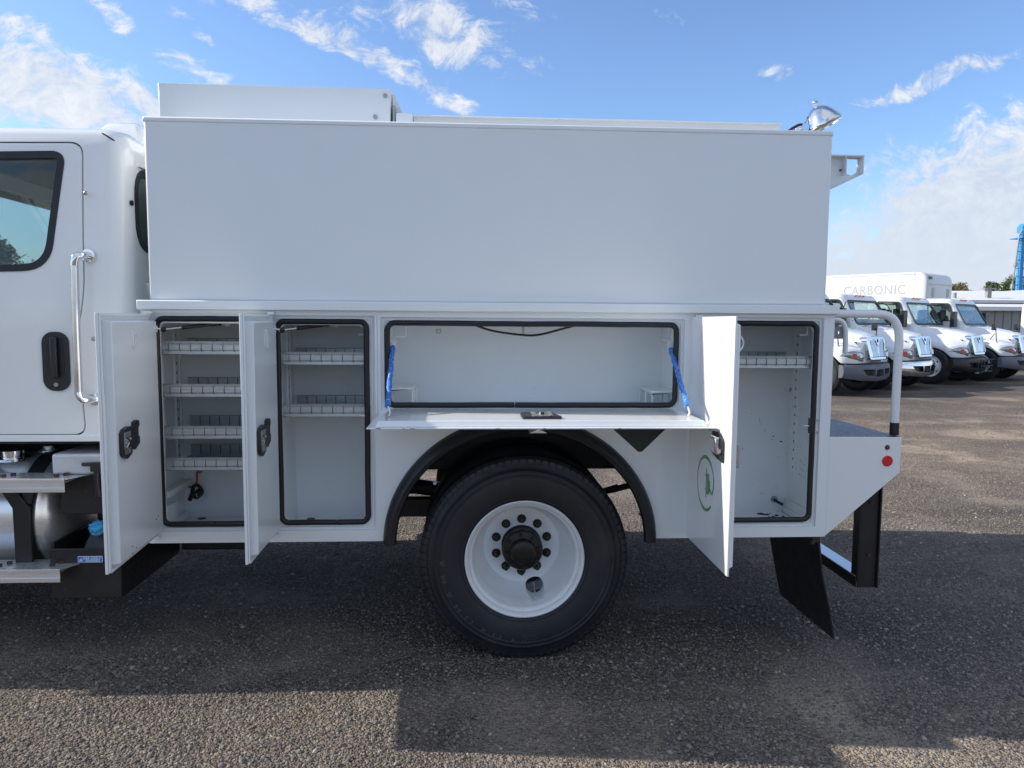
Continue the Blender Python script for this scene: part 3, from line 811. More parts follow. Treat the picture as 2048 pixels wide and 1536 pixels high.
# roof fairing / horn cover and hooks at the rear edge of the roof, back-wall pressings
mb = MB().loft([[(x0, y0, z), (x1, y0, z), (x1, y1, z), (x0, y1, z)] for (z, x0, x1, y0, y1) in ((2.56, -1.97, -1.655, .40, 1.95), (2.66, -1.94, -1.68, .43, 1.93), (2.722, -1.90, -1.72, .48, 1.88), (2.744, -1.86, -1.77, .54, 1.82))])
obj('roof_cap', mb, 'white', S, bevel=.03)
for (y, z) in ((.44, 2.585), (.56, 2.56)):
    obj('roof_bolt', MB().cyl((-1.68, y, z), (-1.60, y, z), .007, 8), 'zinc', S)
mb = MB()
for k in range(8): mb.box(-1.645, -1.632, .36+.10*k, .366+.10*k, 2.475, 2.535)
mb.box(-1.648, -1.630, .26, 2.1, 2.462, 2.470)
obj('roof_seam', mb, 'white', S)
mb = MB()
obj('roof_joint', MB().tube([(-1.745, .135, 2.590), (-1.700, .165, 2.560), (-1.668, .20, 2.515), (-1.655, .24, 2.475), (-1.640, .30, 2.462)], .0035, 6, 4), 'black', S)
for k in range(4): 
    mb.loft([[(-1.645, .30+.14*k, 1.90), (-1.622, .31+.14*k, 1.90), (-1.622, .335+.14*k, 1.90), (-1.645, .345+.14*k, 1.90)], [(-1.645, .55+.14*k, 1.30), (-1.622, .56+.14*k, 1.30), (-1.622, .585+.14*k, 1.30), (-1.645, .595+.14*k, 1.30)]])
mb.box(-1.645, -1.612, .34, 1.4, 1.925, 1.965)
obj('back_wall_rib', mb, 'white', S, bevel=.006)
obj('grommet', MB().cyl((-1.636, .18, 2.275), (-1.645, .18, 2.275), .013, 12), 'black', S)
# whip aerial on the far side
obj('aerial', MB().tube([(-3.60, 2.30, 1.7), (-3.62, 2.38, 3.1)], .004, 5), 'black', S)
# fuel tank, straps, steps
C = (-2.10, .42, .72)
ft = obj('fuel_tank', MB().lathe([(0.001, .055), (.12, .050), (.22, .035), (.27, .012), (.285, -.010), (.296, -.024), (.3025, -.030), (.3025, -.040), (.3005, -.044), (.300, -1.35), (.302, -1.36), (.26, -1.40), (.001, -1.44)], C, 'x', 64), 'alu', S)
mb = MB()
for x in (-2.212, -3.1): mb.lathe([(.303, 0), (.311, 0), (.311, .075), (.303, .075)], (x, .42, .72), 'x', 56)
obj('tank_strap', mb, 'blacksatin', ft)
mb = MB().loft([[(-2.36, .07, .955), (-2.30, .07, .955), (-2.30, .09, .955), (-2.36, .09, .955)], [(-2.29, .095, .80), (-2.21, .095, .80), (-2.21, .115, .80), (-2.29, .115, .80)], [(-2.285, .09, .50), (-2.205, .09, .50), (-2.205, .11, .50), (-2.285, .11, .50)]])
mb.loft([[(-2.235, .10, .955), (-2.175, .10, .955), (-2.175, .12, .955), (-2.235, .12, .955)], [(-2.25, .10, .82), (-2.20, .10, .82), (-2.20, .115, .82), (-2.25, .115, .82)]])
mb.xf(Matrix.Translation((.068, 0, 0)))
obj('step_hanger', mb, 'blacksatin', S, bevel=.004)
mb = MB().lathe([(.075, 0), (.075, .012), (.052, .014), (.052, .05), (.03, .055)], (-2.33, .30, 1.0), 'z', 24)
obj('filler_cap', mb, 'chrome', ft)
mb = MB().lathe([(.05, 0), (.05, .01), (.028, .012), (.028, .03)], (-2.22, .42, 1.022), 'z', 20)
obj('sender_unit', mb, 'alu', ft)
obj('fuel_hose', MB().tube([(-2.2, .42, 1.05), (-2.12, .5, 1.10), (-2.02, .6, 1.12), (-1.98, .7, 1.05)], .012, 8, 5), 'black', ft)
def step(zt, xr, y0, y1):
    mb = MB()
    holes = []
    L = -3.35
    for i in range(30):
        for j in range(4):
            x = xr-.115-.046*i + (.023 if j % 2 else 0); y = y0+.022+(y1-y0-.044)*j/3
            holes.append([(x+.013*cos(a), y+.0065*sin(a)) for a in [2*pi*k/8 for k in range(8)]])
    outline = [(L, y0), (xr-.075, y0), (xr, y1), (L, y1)]
    mb.prism(outline, XY, zt-.004, zt, holes)
    o = obj('step', mb, 'alu', S)
    mb = MB().box(L, xr-.075, y0-.004, y0, zt-.062, zt+.002).box(L, xr, y1, y1+.004, zt-.062, zt)
    mb.box(L, xr-.075, y0-.008, y0-.004, zt-.062, zt-.040).box(L, xr-.075, y0-.008, y0-.004, zt-.012, zt+.002)
    obj('step_channel', mb, 'alu', o, bevel=.0015)
    mb = MB()
    for dx in (.115, .14, .36, .385):
        mb.cyl((xr-dx, y0+(.05 if dx in (.14, .385) else .085), zt), (xr-dx, y0+(.05 if dx in (.14, .385) else .085), zt+.012), .012, 6)
    obj('step_bolt', mb, 'rust', o)
    obj('step_web', MB().box(L, xr-.08, y0+.004, y1-.004, zt-.020, zt-.016), 'greysteel', o)
    return o
step(.966, -1.835, -.01, .135)
step(.532, -1.875, -.01, .135)
mb = MB().box(-2.30, -2.23, .13, .45, .46, .50).box(-1.99, -1.93, .13, .40, .472, .50)
obj('step_arm', mb, 'rust', S)
# battery box with aluminium lid, reductant tank tray
bb = obj('battery_box', MB().box(-2.00, -1.60, .11, .62, .765, .99), 'black', S, bevel=.006)
obj('battery_lid', MB().box(-2.022, -1.58, .085, .65, .967, 1.068), 'lid', bb, bevel=.012)
mb = MB()
LX = .03
mb.tube([(-1.90, .070, 1.02), (-1.76, .070, 1.02)], .010, 8).box(-1.86, -1.81, .06, .09, .985, 1.03).tube([(-1.835, .078, .99), (-1.84, .080, .93), (-1.84, .095, .86)], [.016, .013, .022], 8, 4)
mb.xf(Matrix.Translation((LX, 0, 0)))
obj('lid_latch', mb, 'blacksatin', bb, bevel=.003)
mb = MB()
mb.box(-2.045, -1.71, .075, .085, .56, .605)                     # tray front lip
mb.box(-2.045, -1.71, .075, .78, .355, .560)                     # lower carrier
mb.box(-2.045, -2.030, .085, .45, .56, .63).box(-1.73, -1.71, .085, .78, .56, .76)
mb.box(-2.00, -1.71, .44, .46, .56, .77)
dc = obj('tank_carrier', mb, 'black', S, bevel=.004)
dt = obj('reductant_tank', MB().loft([[(-1.93, .12, .56), (-1.73, .12, .56), (-1.73, .43, .56), (-1.93, .43, .56)], [(-1.90, .17, .66), (-1.73, .17, .66), (-1.73, .43, .70), (-1.88, .43, .70)]]), 'blacksatin', S, bevel=.015)
mb = MB().lathe([(.001, .030), (.030, .030), (.036, .022), (.038, 0), (.045, -.002), (.045, -.018), (.036, -.022)], (0, 0, 0), 'z', 20)
for k in range(10):
    a = 2*pi*k/10; mb.box(-.006, .006, -.004, .004, -.002, .024, Matrix.Rotation(a, 4, 'Z') @ Matrix.Translation((.038, 0, 0)))
mb.box(-.034, .034, -.007, .007, .026, .042)
mb.xf(Matrix.Translation((-1.846, .140, .688)) @ Matrix.Scale(.86, 4) @ Matrix.Rotation(radians(38), 4, 'X') @ Matrix.Rotation(radians(25), 4, 'Z'))
obj('blue_filler_cap', mb, 'bluecap', dt, bevel=.002)
for (x, y, z) in ((-1.99, .074, .485), (-1.99, .108, .80), (-1.76, .108, .90), (-1.98, .074, .40), (-1.88, .108, .88)):
    obj('box_bolt', MB().cyl((x, y, z), (x, y+.012, z), .009, 6), 'rust', dc)
DX, DZ = .030, .026
st = obj('sticker', MB().prism(rrect(-1.942+DX, -1.825+DX, .510+DZ, .541+DZ, .004), XZ, .0715, .0735), 'stickerwhite', dc)
obj('sticker_field', MB().prism(rrect(-1.940+DX, -1.827+DX, .512+DZ, .539+DZ, .004), XZ, .0705, .0714), 'stickerblue', st)
def flat_text(name, s, size, pos, rot, m, parent, depth=.0006, space=1.0, sx=1.0):
    me = text_mesh(s, size, depth, space); me.materials.clear()
    me.transform(Matrix.Translation(pos) @ rot @ Matrix.Diagonal((sx, 1, 1, 1)))
    return obj(name, me, m, parent, smooth=False)
RX = Matrix.Rotation(radians(90), 4, 'X')
flat_text('sticker_lettering', 'DEF ONLY', .0155, (-1.874+DX, .0702, .5305+DZ), RX, 'stickerwhite', st, sx=1.15)
mb = MB()
for k in range(3): mb.box(-1.905, -1.838, .0700, .0706, .5140+.0042*k, .5156+.0042*k)
mb.box(-1.936, -1.918, .0700, .0706, .516, .5175)
mb.prism([(-1.934, .522), (-1.926, .530), (-1.918, .524), (-1.922, .519), (-1.931, .519)], XZ, .0700, .0706, [[(-1.930, .5225), (-1.926, .527), (-1.922, .5235), (-1.925, .521)]])
mb.xf(Matrix.Translation((DX, 0, DZ)))
obj('sticker_print', mb, 'stickerwhite', st)
# dark skirt/exhaust box under the body front, chassis rails, axle, springs
obj('exhaust_shroud', MB().box(-1.71, -1.25, .80, 1.35, .36, .85), 'black', S, bevel=.01)
for y in (.78, 1.58): obj('frame_rail', MB().box(-3.9, 2.05, y, y+.085, .84, 1.10), 'black', S, bevel=.004)
mb = MB().box(-1.5, 1.7, .46, 1.98, 1.18, 1.24).box(-1.2, -1.1, .5, 1.95, 1.08, 1.18).box(1.2, 1.3, .5, 1.95, 1.08, 1.18).box(-.3, -.2, .5, 1.95, 1.1, 1.18).box(.7, .8, .5, 1.95, 1.1, 1.18)
obj('subframe', mb, 'black', S)
mb = MB().cyl((.267, .3, .515), (.267, 2.14, .515), .075, 16).sphere((.267, 1.22, .53), .22, 16, 10).tube([(.267, 1.22, .55), (-.9, 1.2, .72), (-2.6, 1.2, .85)], .05, 10)
obj('rear_axle', mb, 'hub', S)
for y in (.72, 1.66):
    mb = MB()
    for k in range(5):
        L = .72-.11*k; mb.loft([[(.267+L*t, y, .645+.10*t*t-.018*k), (.267+L*t, y+.08, .645+.10*t*t-.018*k), (.267+L*t, y+.08, .661+.10*t*t-.018*k), (.267+L*t, y, .661+.10*t*t-.018*k)] for t in [-1+2*i/10 for i in range(11)]])
    mb.box(-.53, -.41, y-.01, y+.09, .70, .86)
    obj('leaf_spring', mb, 'black', S)
mb = MB().box(-.56, -.18, .62, .70, .60, .70).cyl((-.40, .55, .78), (-.22, .55, .78), .03, 8)
obj('spring_hanger', mb, 'black', S)
# inner wheel housing with lining
pts = [(.242+.66*cos(a), .652+.60*sin(a)) for a in [pi*i/24 for i in range(25)]]
ptu = [(x, z) for x, z in pts if z > 1.0]
mb = MB().loft([[(x, .012, z) for x, z in ptu], [(x, .70, z) for x, z in ptu]], closed=False, cap0=False, cap1=False)
mb.prism([(-.41, .652)]+[(x, z) for x, z in reversed(pts)]+[(.90, .652)] if False else [(x, z) for x, z in pts if z > .96], XZ, .70, .705)
hs = obj('wheel_housing', mb, 'black', S)
for (x, z) in ((-.185, .912), (.610, .960)):
    obj('housing_bolt', MB().sphere((x, .10, z), .010, 8, 6), 'stickerwhite', hs)
for s in (0, 1):
    # rear duals, near and far
    pass
def rear_wheel(y, sgn, outer):
    X = Matrix.Translation((.267, y, .522)) @ (Matrix.Identity(4) if sgn > 0 else Matrix.Rotation(pi, 4, 'Z'))
    w = obj('wheel', MB().lathe([(.001, .190), (.035, .188), (.066, .180), (.070, .172), (.072, .190), (.100, .192), (.112, .200), (.114, .262), (.13, .27), (.13, .35), (.001, .35)] if not outer else [(.001, .108), (.040, .106), (.060, .112), (.066, .122), (.068, .150), (.100, .155), (.106, .162), (.108, .185), (.098, .190), (.100, .262), (.16, .27), (.16, .40), (.001, .40)], (0, 0, 0), 'y', 40), 'hub', S, xf=X)
    obj('tyre', TYRE_ME, None, w); obj('rim', RIM_ME, None, w)
    return w
w = rear_wheel(.068, 1, True)
rear_wheel(.40, 1, False); rear_wheel(2.372, -1, True); rear_wheel(2.04, -1, False)
for k in range(10):
    a = radians(90+36*k); c = Vector((.1429*cos(a), 0, .1429*sin(a)))
    mb = MB().lathe([(.022, .262), (.021, .256), (.0165, .250), (.0165, .232), (.010, .228), (.010, .205), (.001, .204)], (c.x, 0, c.z), 'y', 6, a0=a)
    mb.lathe([(.024, .2635), (.024, .2575), (.012, .2570)], (c.x, 0, c.z), 'y', 16)
    obj('lug_nut', mb, 'hub', w)
for k in range(8):
    a = radians(90+45*k+8); obj('axle_bolt', MB().cyl((.086*cos(a), .156, .086*sin(a)), (.086*cos(a), .140, .086*sin(a)), .011, 6), 'hub', w)
mb = MB().tube([(.062, .26, -.20), (.064, .21, -.205), (.068, .17, -.235)], .004, 8, 4).cyl((.068, .17, -.235), (.070, .16, -.245), .0055, 8)
obj('valve_stem', mb, 'brushed', w)
mb = MB().cyl((.08, .36, -.21), (.08, .29, -.21), .06, 12); obj('brake_drum', MB().lathe([(.21, .33), (.24, .34), (.24, .50), (.2, .52)], (0, 0, 0), 'y', 32), 'rust', w)
mb = MB()
for k in range(84):
    a0 = 2*pi*k/84; a1 = a0+2*pi/84*.68
    mb.loft([[(r*cos(a), y, r*sin(a)) for r, y in ((.492, .014), (.512, .018), (.5265, .030), (.5300, .050), (.5300, .062), (.515, .062), (.49, .03))] for a in (a0, a1)])
mb.v = [(x, y, max(z, -.518)) for x, y, z in mb.v]
obj('shoulder_tread', mb, 'tyre', w, smooth=False, kind='stuff')
# embossed sidewall lettering and marks
def arc_text(s, r, a0, step, size, flip=False):
    out = []
    for i, ch in enumerate(s):
        if ch == ' ': continue
        a = a0 + step*i
        me = text_mesh(ch, size, .0010); me.transform(Matrix.Diagonal((1.25, 1, 1, 1)))
        ang = radians(a); rot = Matrix.Rotation(ang-(pi/2), 4, 'Z') if not flip else Matrix.Rotation(ang+pi/2, 4, 'Z')
        me.transform(rot); me.transform(RX); me.transform(Matrix.Translation((r*cos(ang), .0015, r*sin(ang))))
        out.append(me)
    return out
def join_meshes(mes, name):
    mb = MB()
    for me in mes:
        b = len(mb.v); mb.v += [tuple(v.co) for v in me.vertices]; mb.f += [tuple(b+i for i in p.vertices) for p in me.polygons]
    me = bpy.data.meshes.new(name); me.from_pydata(mb.v, [], mb.f); return me
M['emboss'] = mat('raised_tyre_lettering', (.060, .065, .075), .40, var=.1)
me = join_meshes(arc_text('YOKOHAMA', .412, 262, -11.5, .050), 'sidewall_lettering')
obj('sidewall_lettering', me, 'emboss', w, smooth=False, kind='stuff')
mb = MB()
for k in range(5):
    for q in (0,):
        a = radians(268+2.2*k); r0 = .405
        mb.tube([(r0*cos(a)-.02*cos(a), .0005, r0*sin(a)-.02*sin(a)), ((r0)*cos(a+.035), .0005, (r0)*sin(a+.035)), ((r0+.022)*cos(a), .0005, (r0+.022)*sin(a))], .0011, 4)
for (a, da, r) in ((352, 5, .445), (272, 4, .34), (150, 6, .38), (40, 5, .39)):
    mb.tube([(r*cos(radians(a+da*i/6)), .0008, r*sin(radians(a+da*i/6))) for i in range(7)], .0022, 4)
obj('sidewall_mark', mb, 'emboss', w)

# ---------------------------------------------------------------- service body
T_ = .0
BX0, BX1 = -1.535, 1.775
ARCH = [(.242+.665*cos(a), .652+.612*sin(a)) for a in [pi*i/40 for i in range(41)]]
OP = {'a': (-1.505, -.955, .705, 1.748), 'b': (-.945, -.462, .705, 1.740), 'm': (-.435, 1.030, 1.290, 1.735), 'r': (1.120, 1.722, .700, 1.746)}
outer = [(BX0, .650)] + [(-.423, .650)] + [(x, z) for x, z in reversed(ARCH) if z > .66] + [(.907, .650), (1.752, .650), (1.775, .652), (1.775, 1.762), (BX0, 1.762)]
mb = MB().prism(outer, XZ, 0, .020, [rrect(*OP['a'], .006, 2), rrect(*OP['b'], .006, 2), rrect(*OP['m'], .006, 2), rrect(*OP['r'], .006, 2)])
sb = obj('side_panel', mb, 'body', S, bevel=.0025)
# recess flange of each opening, with the hole behind it
IN = {'a': (-1.462, -.985, .748, 1.700), 'b': (-.905, -.513, .752, 1.695), 'm': (-.392, .985, 1.318, 1.700), 'r': (1.165, 1.680, .745, 1.705)}
mb = MB()
for k in 'abmr':
    o_, i_ = OP[k], IN[k]
    mb.prism(rrect(o_[0]-.004, o_[1]+.004, o_[2]-.004, o_[3]+.004, .004, 2), XZ, .020, .026, [rrect(*i_, .03, 5)])
    # stepped lip round the recess
    mb.prism(rrect(o_[0]+.012, o_[1]-.012, o_[2]+.012, o_[3]-.012, .012, 3), XZ, .012, .0195, [rrect(o_[0]+.016, o_[1]-.016, o_[2]+.016, o_[3]-.016, .010, 3)])
obj('door_recess', mb, 'inner', S)
# shells
def shell(name, x0, x1, z0, z1, y0, y1, m, drop=()):
    mb = MB(); t = .004
    if 'l' not in drop: mb.box(x0-t, x0, y0, y1, z0, z1)
    mb.box(x1, x1+t, y0, y1, z0, z1).box(x0, x1, y0, y1, z0-t, z0).box(x0, x1, y0, y1, z1, z1+t).box(x0-t, x1+t, y1, y1+t, z0-t, z1+t)
    return obj(name, mb, m, S)
DY = .43
ca = shell('compartment', -1.530, -.955, .664, 1.745, .027, DY, 'inner')
cb = shell('compartment', -.945, -.470, .664, 1.745, .027, DY, 'inner')
cm = shell('compartment', -.425, 1.035, 1.285, 1.745, .027, DY+.01, 'inner')
cr = shell('compartment', 1.115, 1.765, .664, 1.745, .027, DY, 'innerworn')
ca['label'] = 'foremost compartment with four trays'; cr['label'] = 'rear compartment with scuffed paint'
# outer shell of the body pack (behind), floor, rear and front panels, centre
mb = MB().box(-1.535, -1.531, .02, 2.42, .65, 1.76).box(1.771, 1.775, .02, 2.42, .65, 1.76).box(-1.535, 1.775, .46, .464, .65, 1.2)
mb = MB().box(-1.540, -1.5355, .002, .46, .652, 1.76).box(1.7705, 1.7745, .021, .46, .655, 1.76)
mb.box(-1.534, -.46, .021, .455, .652, .658).box(.93, 1.77, .021, .455, .652, .658)
mb.box(-1.534, 1.77, .46, .466, .66, 1.18)
me_ = mb
obj('pack_skin', MB().box(-1.540, -1.5355, .002, .46, .652, 1.76).box(1.7705, 1.7745, .021, .46, .655, 1.76).box(-1.534, -.46, .021, .455, .651, .6575).box(.93, 1.77, .021, .455, .651, .6575), 'body', S)
outer_far = outer
mb = MB().prism(outer, XZ, 2.40, 2.42)
mb.box(-1.535, -.45, 1.98, 2.40, .652, 1.76).box(.93, 1.77, 1.98, 2.40, .652, 1.76).box(-.45, .93, 1.98, 2.40, 1.28, 1.76)
obj('far_side_body', mb, 'body', S)
obj('front_panel', MB().box(-1.540, -1.530, .47, 1.975, 1.16, 1.76), 'body', S)
# cap rail
mb = MB().box(-1.545, 1.783, -.030, 2.45, 1.762, 1.806)
obj('cap_rail', mb, 'body', S, bevel=.005)
# upper box
mb = MB().box(-1.497, 1.7255, .000, 2.42, 1.806, 2.635)
obj('upper_box', mb, 'body', S, bevel=.010)
obj('top_trim', MB().box(-1.500, 1.728, -.0025, .03, 2.612, 2.638), 'body', S, bevel=.007)
# raised cover and low rail on top
mb = MB().prism([(-1.545, 2.60), (-.415, 2.60), (-.410, 2.874), (-1.549, 2.878)], XZ, .30, 1.4)
rc = obj('raised_cover', mb, 'body', S, bevel=.004)
obj('cover_hood', MB().prism([(-.408, 2.874), (-.400, 2.874), (-.30, 2.64), (-.408, 2.64)], XZ, .36, 1.3), 'body', rc)
for (x, z) in ((-.437, 2.84), (-.487, 2.735)): obj('cover_bolt', MB().cyl((x, .302, z), (x, .292, z), .011, 10), 'zinc', rc)
mb = MB().box(-.403, -.392, .32, .40, 2.6, 2.80).box(-.390, -.384, .33, .42, 2.6, 2.77)
obj('cover_hinge', mb, 'zinc', rc)
obj('rail_end_block', MB().box(-.383, -.300, .29, .50, 2.60, 2.757), 'body', S, bevel=.004)
obj('roof_rail', MB().box(-.298, 1.600, .32, .36, 2.60, 2.752).box(-.298, 1.60, .30, .38, 2.745, 2.751), 'whiteplastic', S, bevel=.002)
obj('lid_wedge', MB().prism([(-.37, 2.757), (-.31, 2.757), (-.34, 2.79)], XZ, .42, .6), 'black', S)
# door hinges down the panel edges
def hinge(x, z0, z1, m='body'):
    mb = MB().cyl((x, -.008, z0), (x, -.008, z1), .0065, 8).box(x-.016, x+.016, -.004, -.0005, z0, z1)
    return obj('piano_hinge', mb, m, S)
hinge(-1.522, .70, 1.745); hinge(-.950, .70, 1.745); hinge(1.094, .70, 1.748)
mb = MB().box(-.459, -.452, -.006, 0, 1.27, 1.742).box(-.445, -.440, -.006, 0, 1.27, 1.742)
obj('panel_bead', mb, 'body', S)
mb = MB()
for x in (-1.505, -.945, 1.09):
    mb.box(x-.012, x+.022, -.020, -.001, 1.742, 1.757)
    mb.box(x-.012, x+.022, -.020, -.001, .672, .692)
obj('hinge_stop', mb, 'body', S, bevel=.002)
# rubber seals
def seal(k, gap=None):
    x0, x1, z0, z1 = {'a': (-1.487, -.966, .727, 1.733), 'b': (-.929, -.490, .730, 1.724), 'm': (-.415, 1.005, 1.302, 1.719), 'r': (1.140, 1.704, .723, 1.728)}[k]
    base = rrect(x0+.012, x1-.012, z0+.012, z1-.012, .034, 6)
    pts = []
    for i, p in enumerate(base):
        pts.append(p)
        q = base[(i+1) % len(base)]; d = sqrt((q[0]-p[0])**2+(q[1]-p[1])**2)
        n = int(d/.06)
        for j in range(1, n+1): pts.append((p[0]+(q[0]-p[0])*j/(n+1), p[1]+(q[1]-p[1])*j/(n+1)))
    rg = random.Random(ord(k)); rings = []; N = len(pts)
    cx, cz = (x0+x1)/2, (z0+z1)/2
    wob = 0
    for i, p in enumerate(pts):
        a = Vector(pts[i-1]); b = Vector(pts[(i+1) % N]); t = (b-a).normalized(); n = Vector((t.y, -t.x)); wob = .8*wob+rg.uniform(-.0007, .0007)
        rr = .0138
        rings.append([(p[0]+n.x*(rr*cos(th)+wob), .014+(.010)*sin(th)*1.4, p[1]+n.y*(rr*cos(th)+wob)) for th in [2*pi*q/10 for q in range(10)]])
    if gap is not None:
        # open the ring at the joint nearest to x = gap on the bottom side
        best = min(range(N), key=lambda i: abs(pts[i][0]-gap)+10*abs(pts[i][1]-z0-.012)); rings = rings[best:]+rings[:best]
        e0 = [tuple(Vector(v)+Vector((.0, -.002, .002))) for v in rings[0]]
        mb = MB().loft(rings+[[(v[0]-.0035, v[1], v[2]) for v in rings[0]]])
    else: mb = MB().loft(rings+[rings[0]], cap0=False, cap1=False)
    return obj('door_seal', mb, 'rubber', S)
seal('a', -1.25); seal('b', -.66); seal('m', .22); seal('r', 1.26)

# galvanised trays with dividers
def tray(x0, x1, z, side=None):
    """z = top of front lip"""
    y0, y1 = .045, DY-.03
    prof = [(0, 0), (.004, .0), (.006, -.010), (-.004, -.016), (-.004, -.040), (.004, -.047), (.003, -.060), (0, -.062), (0.020, -.064)]
    lip = [(y0-.004+a, z+b) for a, b in prof]
    back = [(y1, z-.064), (y1, z+.004), (y1-.012, z+.006)]
    path = lip+back
    thick = [(y+.0015, zz-.0015) for y, zz in path]
    ring = lambda x: [(x, y, zz) for y, zz in path] + [(x, y, zz) for y, zz in reversed(thick)]
    t = obj('tray', MB().loft([ring(x0), ring(x1)], cap0=False, cap1=False), 'galv', S, smooth=False)
    mb = MB().box(x0-.006, x0, y0, y1, z-.066, z-.054).box(x1, x1+.006, y0, y1, z-.066, z-.054)
    mb.box(x0-.006, x0+.03, y0-.006, y0-.001, z-.060, z-.004)
    obj('tray_bracket', mb, 'galv', t)
    n = int((x1-x0-.05)/.0505)
    for i in range(n):
        x = x0+.052+.0505*i
        if x > x1-.02: break
        mb = MB().tube([(x, y0-.003, z-.010), (x+.001, y0-.0105, z-.020), (x, y0-.0105, z-.038), (x+.0015, y0-.003, z-.050)], .0012, 5)
        obj('divider_wire', mb, 'black', t)
    mb = MB()
    for i in range(n):
        x = x0+.052+.0505*i
        mb.box(x-.0009, x+.0009, y1-.006, y1-.002, z-.05, z+.002)
    obj('rear_slots', mb, 'black', t)
    return t
for z in (1.615, 1.412, 1.210, 1.057): tray(-1.485 if z > 1.3 else -1.482, -.962, z)
for z in (1.567, 1.316): tray(-.925, -.492, z)
tray(1.150, 1.712, 1.557)
# shelf support strips with holes
def strip(x, y, z0, z1, s):
    mb = MB().box(x, x+.0025*s, y-.03, y+.03, z0, z1)
    for dy in (-.03, .03): mb.box(x, x+.010*s, y+dy-.0012, y+dy+.0012, z0, z1)
    o = obj('shelf_standard', mb, 'inner', S)
    h = MB()
    zz = z0+.03; i = 0
    while zz < z1-.02:
        h.prism([(y+.005*cos(a), zz+.007*sin(a)) for a in [2*pi*q/8 for q in range(8)]], lambda u, v, t: (x+.0026*s+t*s, u, v), 0, .0008); zz += .048
    obj('strip_slots', h, 'black', o)
strip(-1.530, .15, .98, 1.70, 1); strip(-1.530, .36, .98, 1.70, 1)
strip(1.765, .15, .90, 1.70, -1); strip(1.765, .37, .90, 1.70, -1)
strip(-.945, .30, 1.2, 1.70, 1)
# drain holes, cable entries and clutter in the compartments
for (x, y) in ((-1.43, .38), (-.855, .36), (1.60, .385)):
    obj('drain_hole', MB().lathe([(.001, 0), (.022, 0), (.022, .0012), (.001, .0012)], (x, y, .6645), 'z', 16), 'black', S)
cc = obj('cable_entry', MB().lathe([(.010, 0), (.017, 0), (.017, .006), (.010, .006)], (-1.452, DY-.007, .917), 'y', 16), 'zinc', S)
mb = MB().tube([(-1.452, DY-.004, .917), (-1.452, DY-.04, .905), (-1.450, DY-.05, .87), (-1.465, DY-.05, .835), (-1.495, DY-.05, .838), (-1.52, DY-.05, .85)], .0055, 8, 5)
obj('red_cable', mb, 'redcable', cc)
mb = MB().tube([(-1.49, DY-.055, .765), (-1.475, DY-.055, .80), (-1.465, DY-.06, .838), (-1.44, DY-.07, .85), (-1.415, DY-.075, .82), (-1.42, DY-.085, .80)], [.011, .011, .010, .009, .009, .009], 10, 5)
mb.cyl((-1.432, DY-.115, .806), (-1.436, DY-.060, .808), .022, 16)
pc = obj('cable_plug', mb, 'rubber', cc)
mb = MB().box(-1.432, -1.427, DY-.1165, DY-.1155, .806, .812).box(-1.428, -1.424, DY-.1165, DY-.1155, .797, .801)
obj('plug_pins', mb, 'stickerwhite', pc)
mb = MB().box(-1.529, -1.480, .10, .40, .845, .875).box(-1.529, -1.50, .10, .405, .668, .700)
obj('floor_bracket', mb, 'inner', S, bevel=.003)
obj('junction_box', MB().box(-1.529, -1.49, .10, .22, .70, .80), 'inner', S, bevel=.004)
mb = MB().box(1.742, 1.764, .06, DY-.01, .70, .745).box(1.735, 1.764, .06, DY-.01, .668, .700)
obj('floor_bracket', mb, 'whiteplastic', S, bevel=.003)
ce = obj('cable_entry', MB().lathe([(.009, 0), (.019, 0), (.019, .006), (.009, .006)], (1.69, DY-.007, .735), 'y', 16), 'zinc', S)
obj('loose_cable', MB().tube([(1.69, DY, .735), (1.70, DY-.04, .727), (1.715, DY-.06, .72)], .008, 8, 4), 'rubber', ce)
mb = MB()
for k in range(10):
    mb.sphere((1.63+random.uniform(-.03, .09), DY-.03+random.uniform(-.10, .0), .668), random.uniform(.003, .009), 6, 4, (1.5, 1, .5))
obj('debris', mb, 'rust', S, kind='stuff')
rg = random.Random(11)
def blotch(cx, cz, w, h, fn, t0, t1, mb):
    n = 7; ph = rg.uniform(0, 6)
    mb.prism([(cx+w*.5*cos(2*pi*i/n+ph)*rg.uniform(.55, 1.2), cz+h*.5*sin(2*pi*i/n+ph)*rg.uniform(.55, 1.2)) for i in range(n)], fn, t0, t1)
mb = MB()
for q in ((1.672, 1.091, .0083, .0095), (1.669, 1.111, .0030, .0059), (1.666, 1.074, .0100, .0034), (1.717, 1.063, .0139, .0085), (1.722, 1.059, .0105, .0045), (1.695, 1.175, .0042, .0042), (1.680, 1.193, .0030, .0030), (1.757, 1.036, .0050, .0030), (1.709, .974, .0045, .0030), (1.698, .973, .0024, .0024), (1.757, .994, .0024, .0080), (1.758, .966, .0024, .0050), (1.568, .828, .0045, .0024), (1.526, 1.057, .0024, .0024), (1.623, 1.125, .0020, .0150), (1.592, 1.184, .0016, .0300), (1.601, 1.165, .0014, .0250), (1.639, 1.035, .0024, .0024), (1.50, 1.02, .003, .012), (1.44, .85, .02, .0016), (1.62, .77, .03, .0016), (1.70, .80, .02, .0012)):
    blotch(*q, XZ, DY-.0012, DY-.0004, mb)
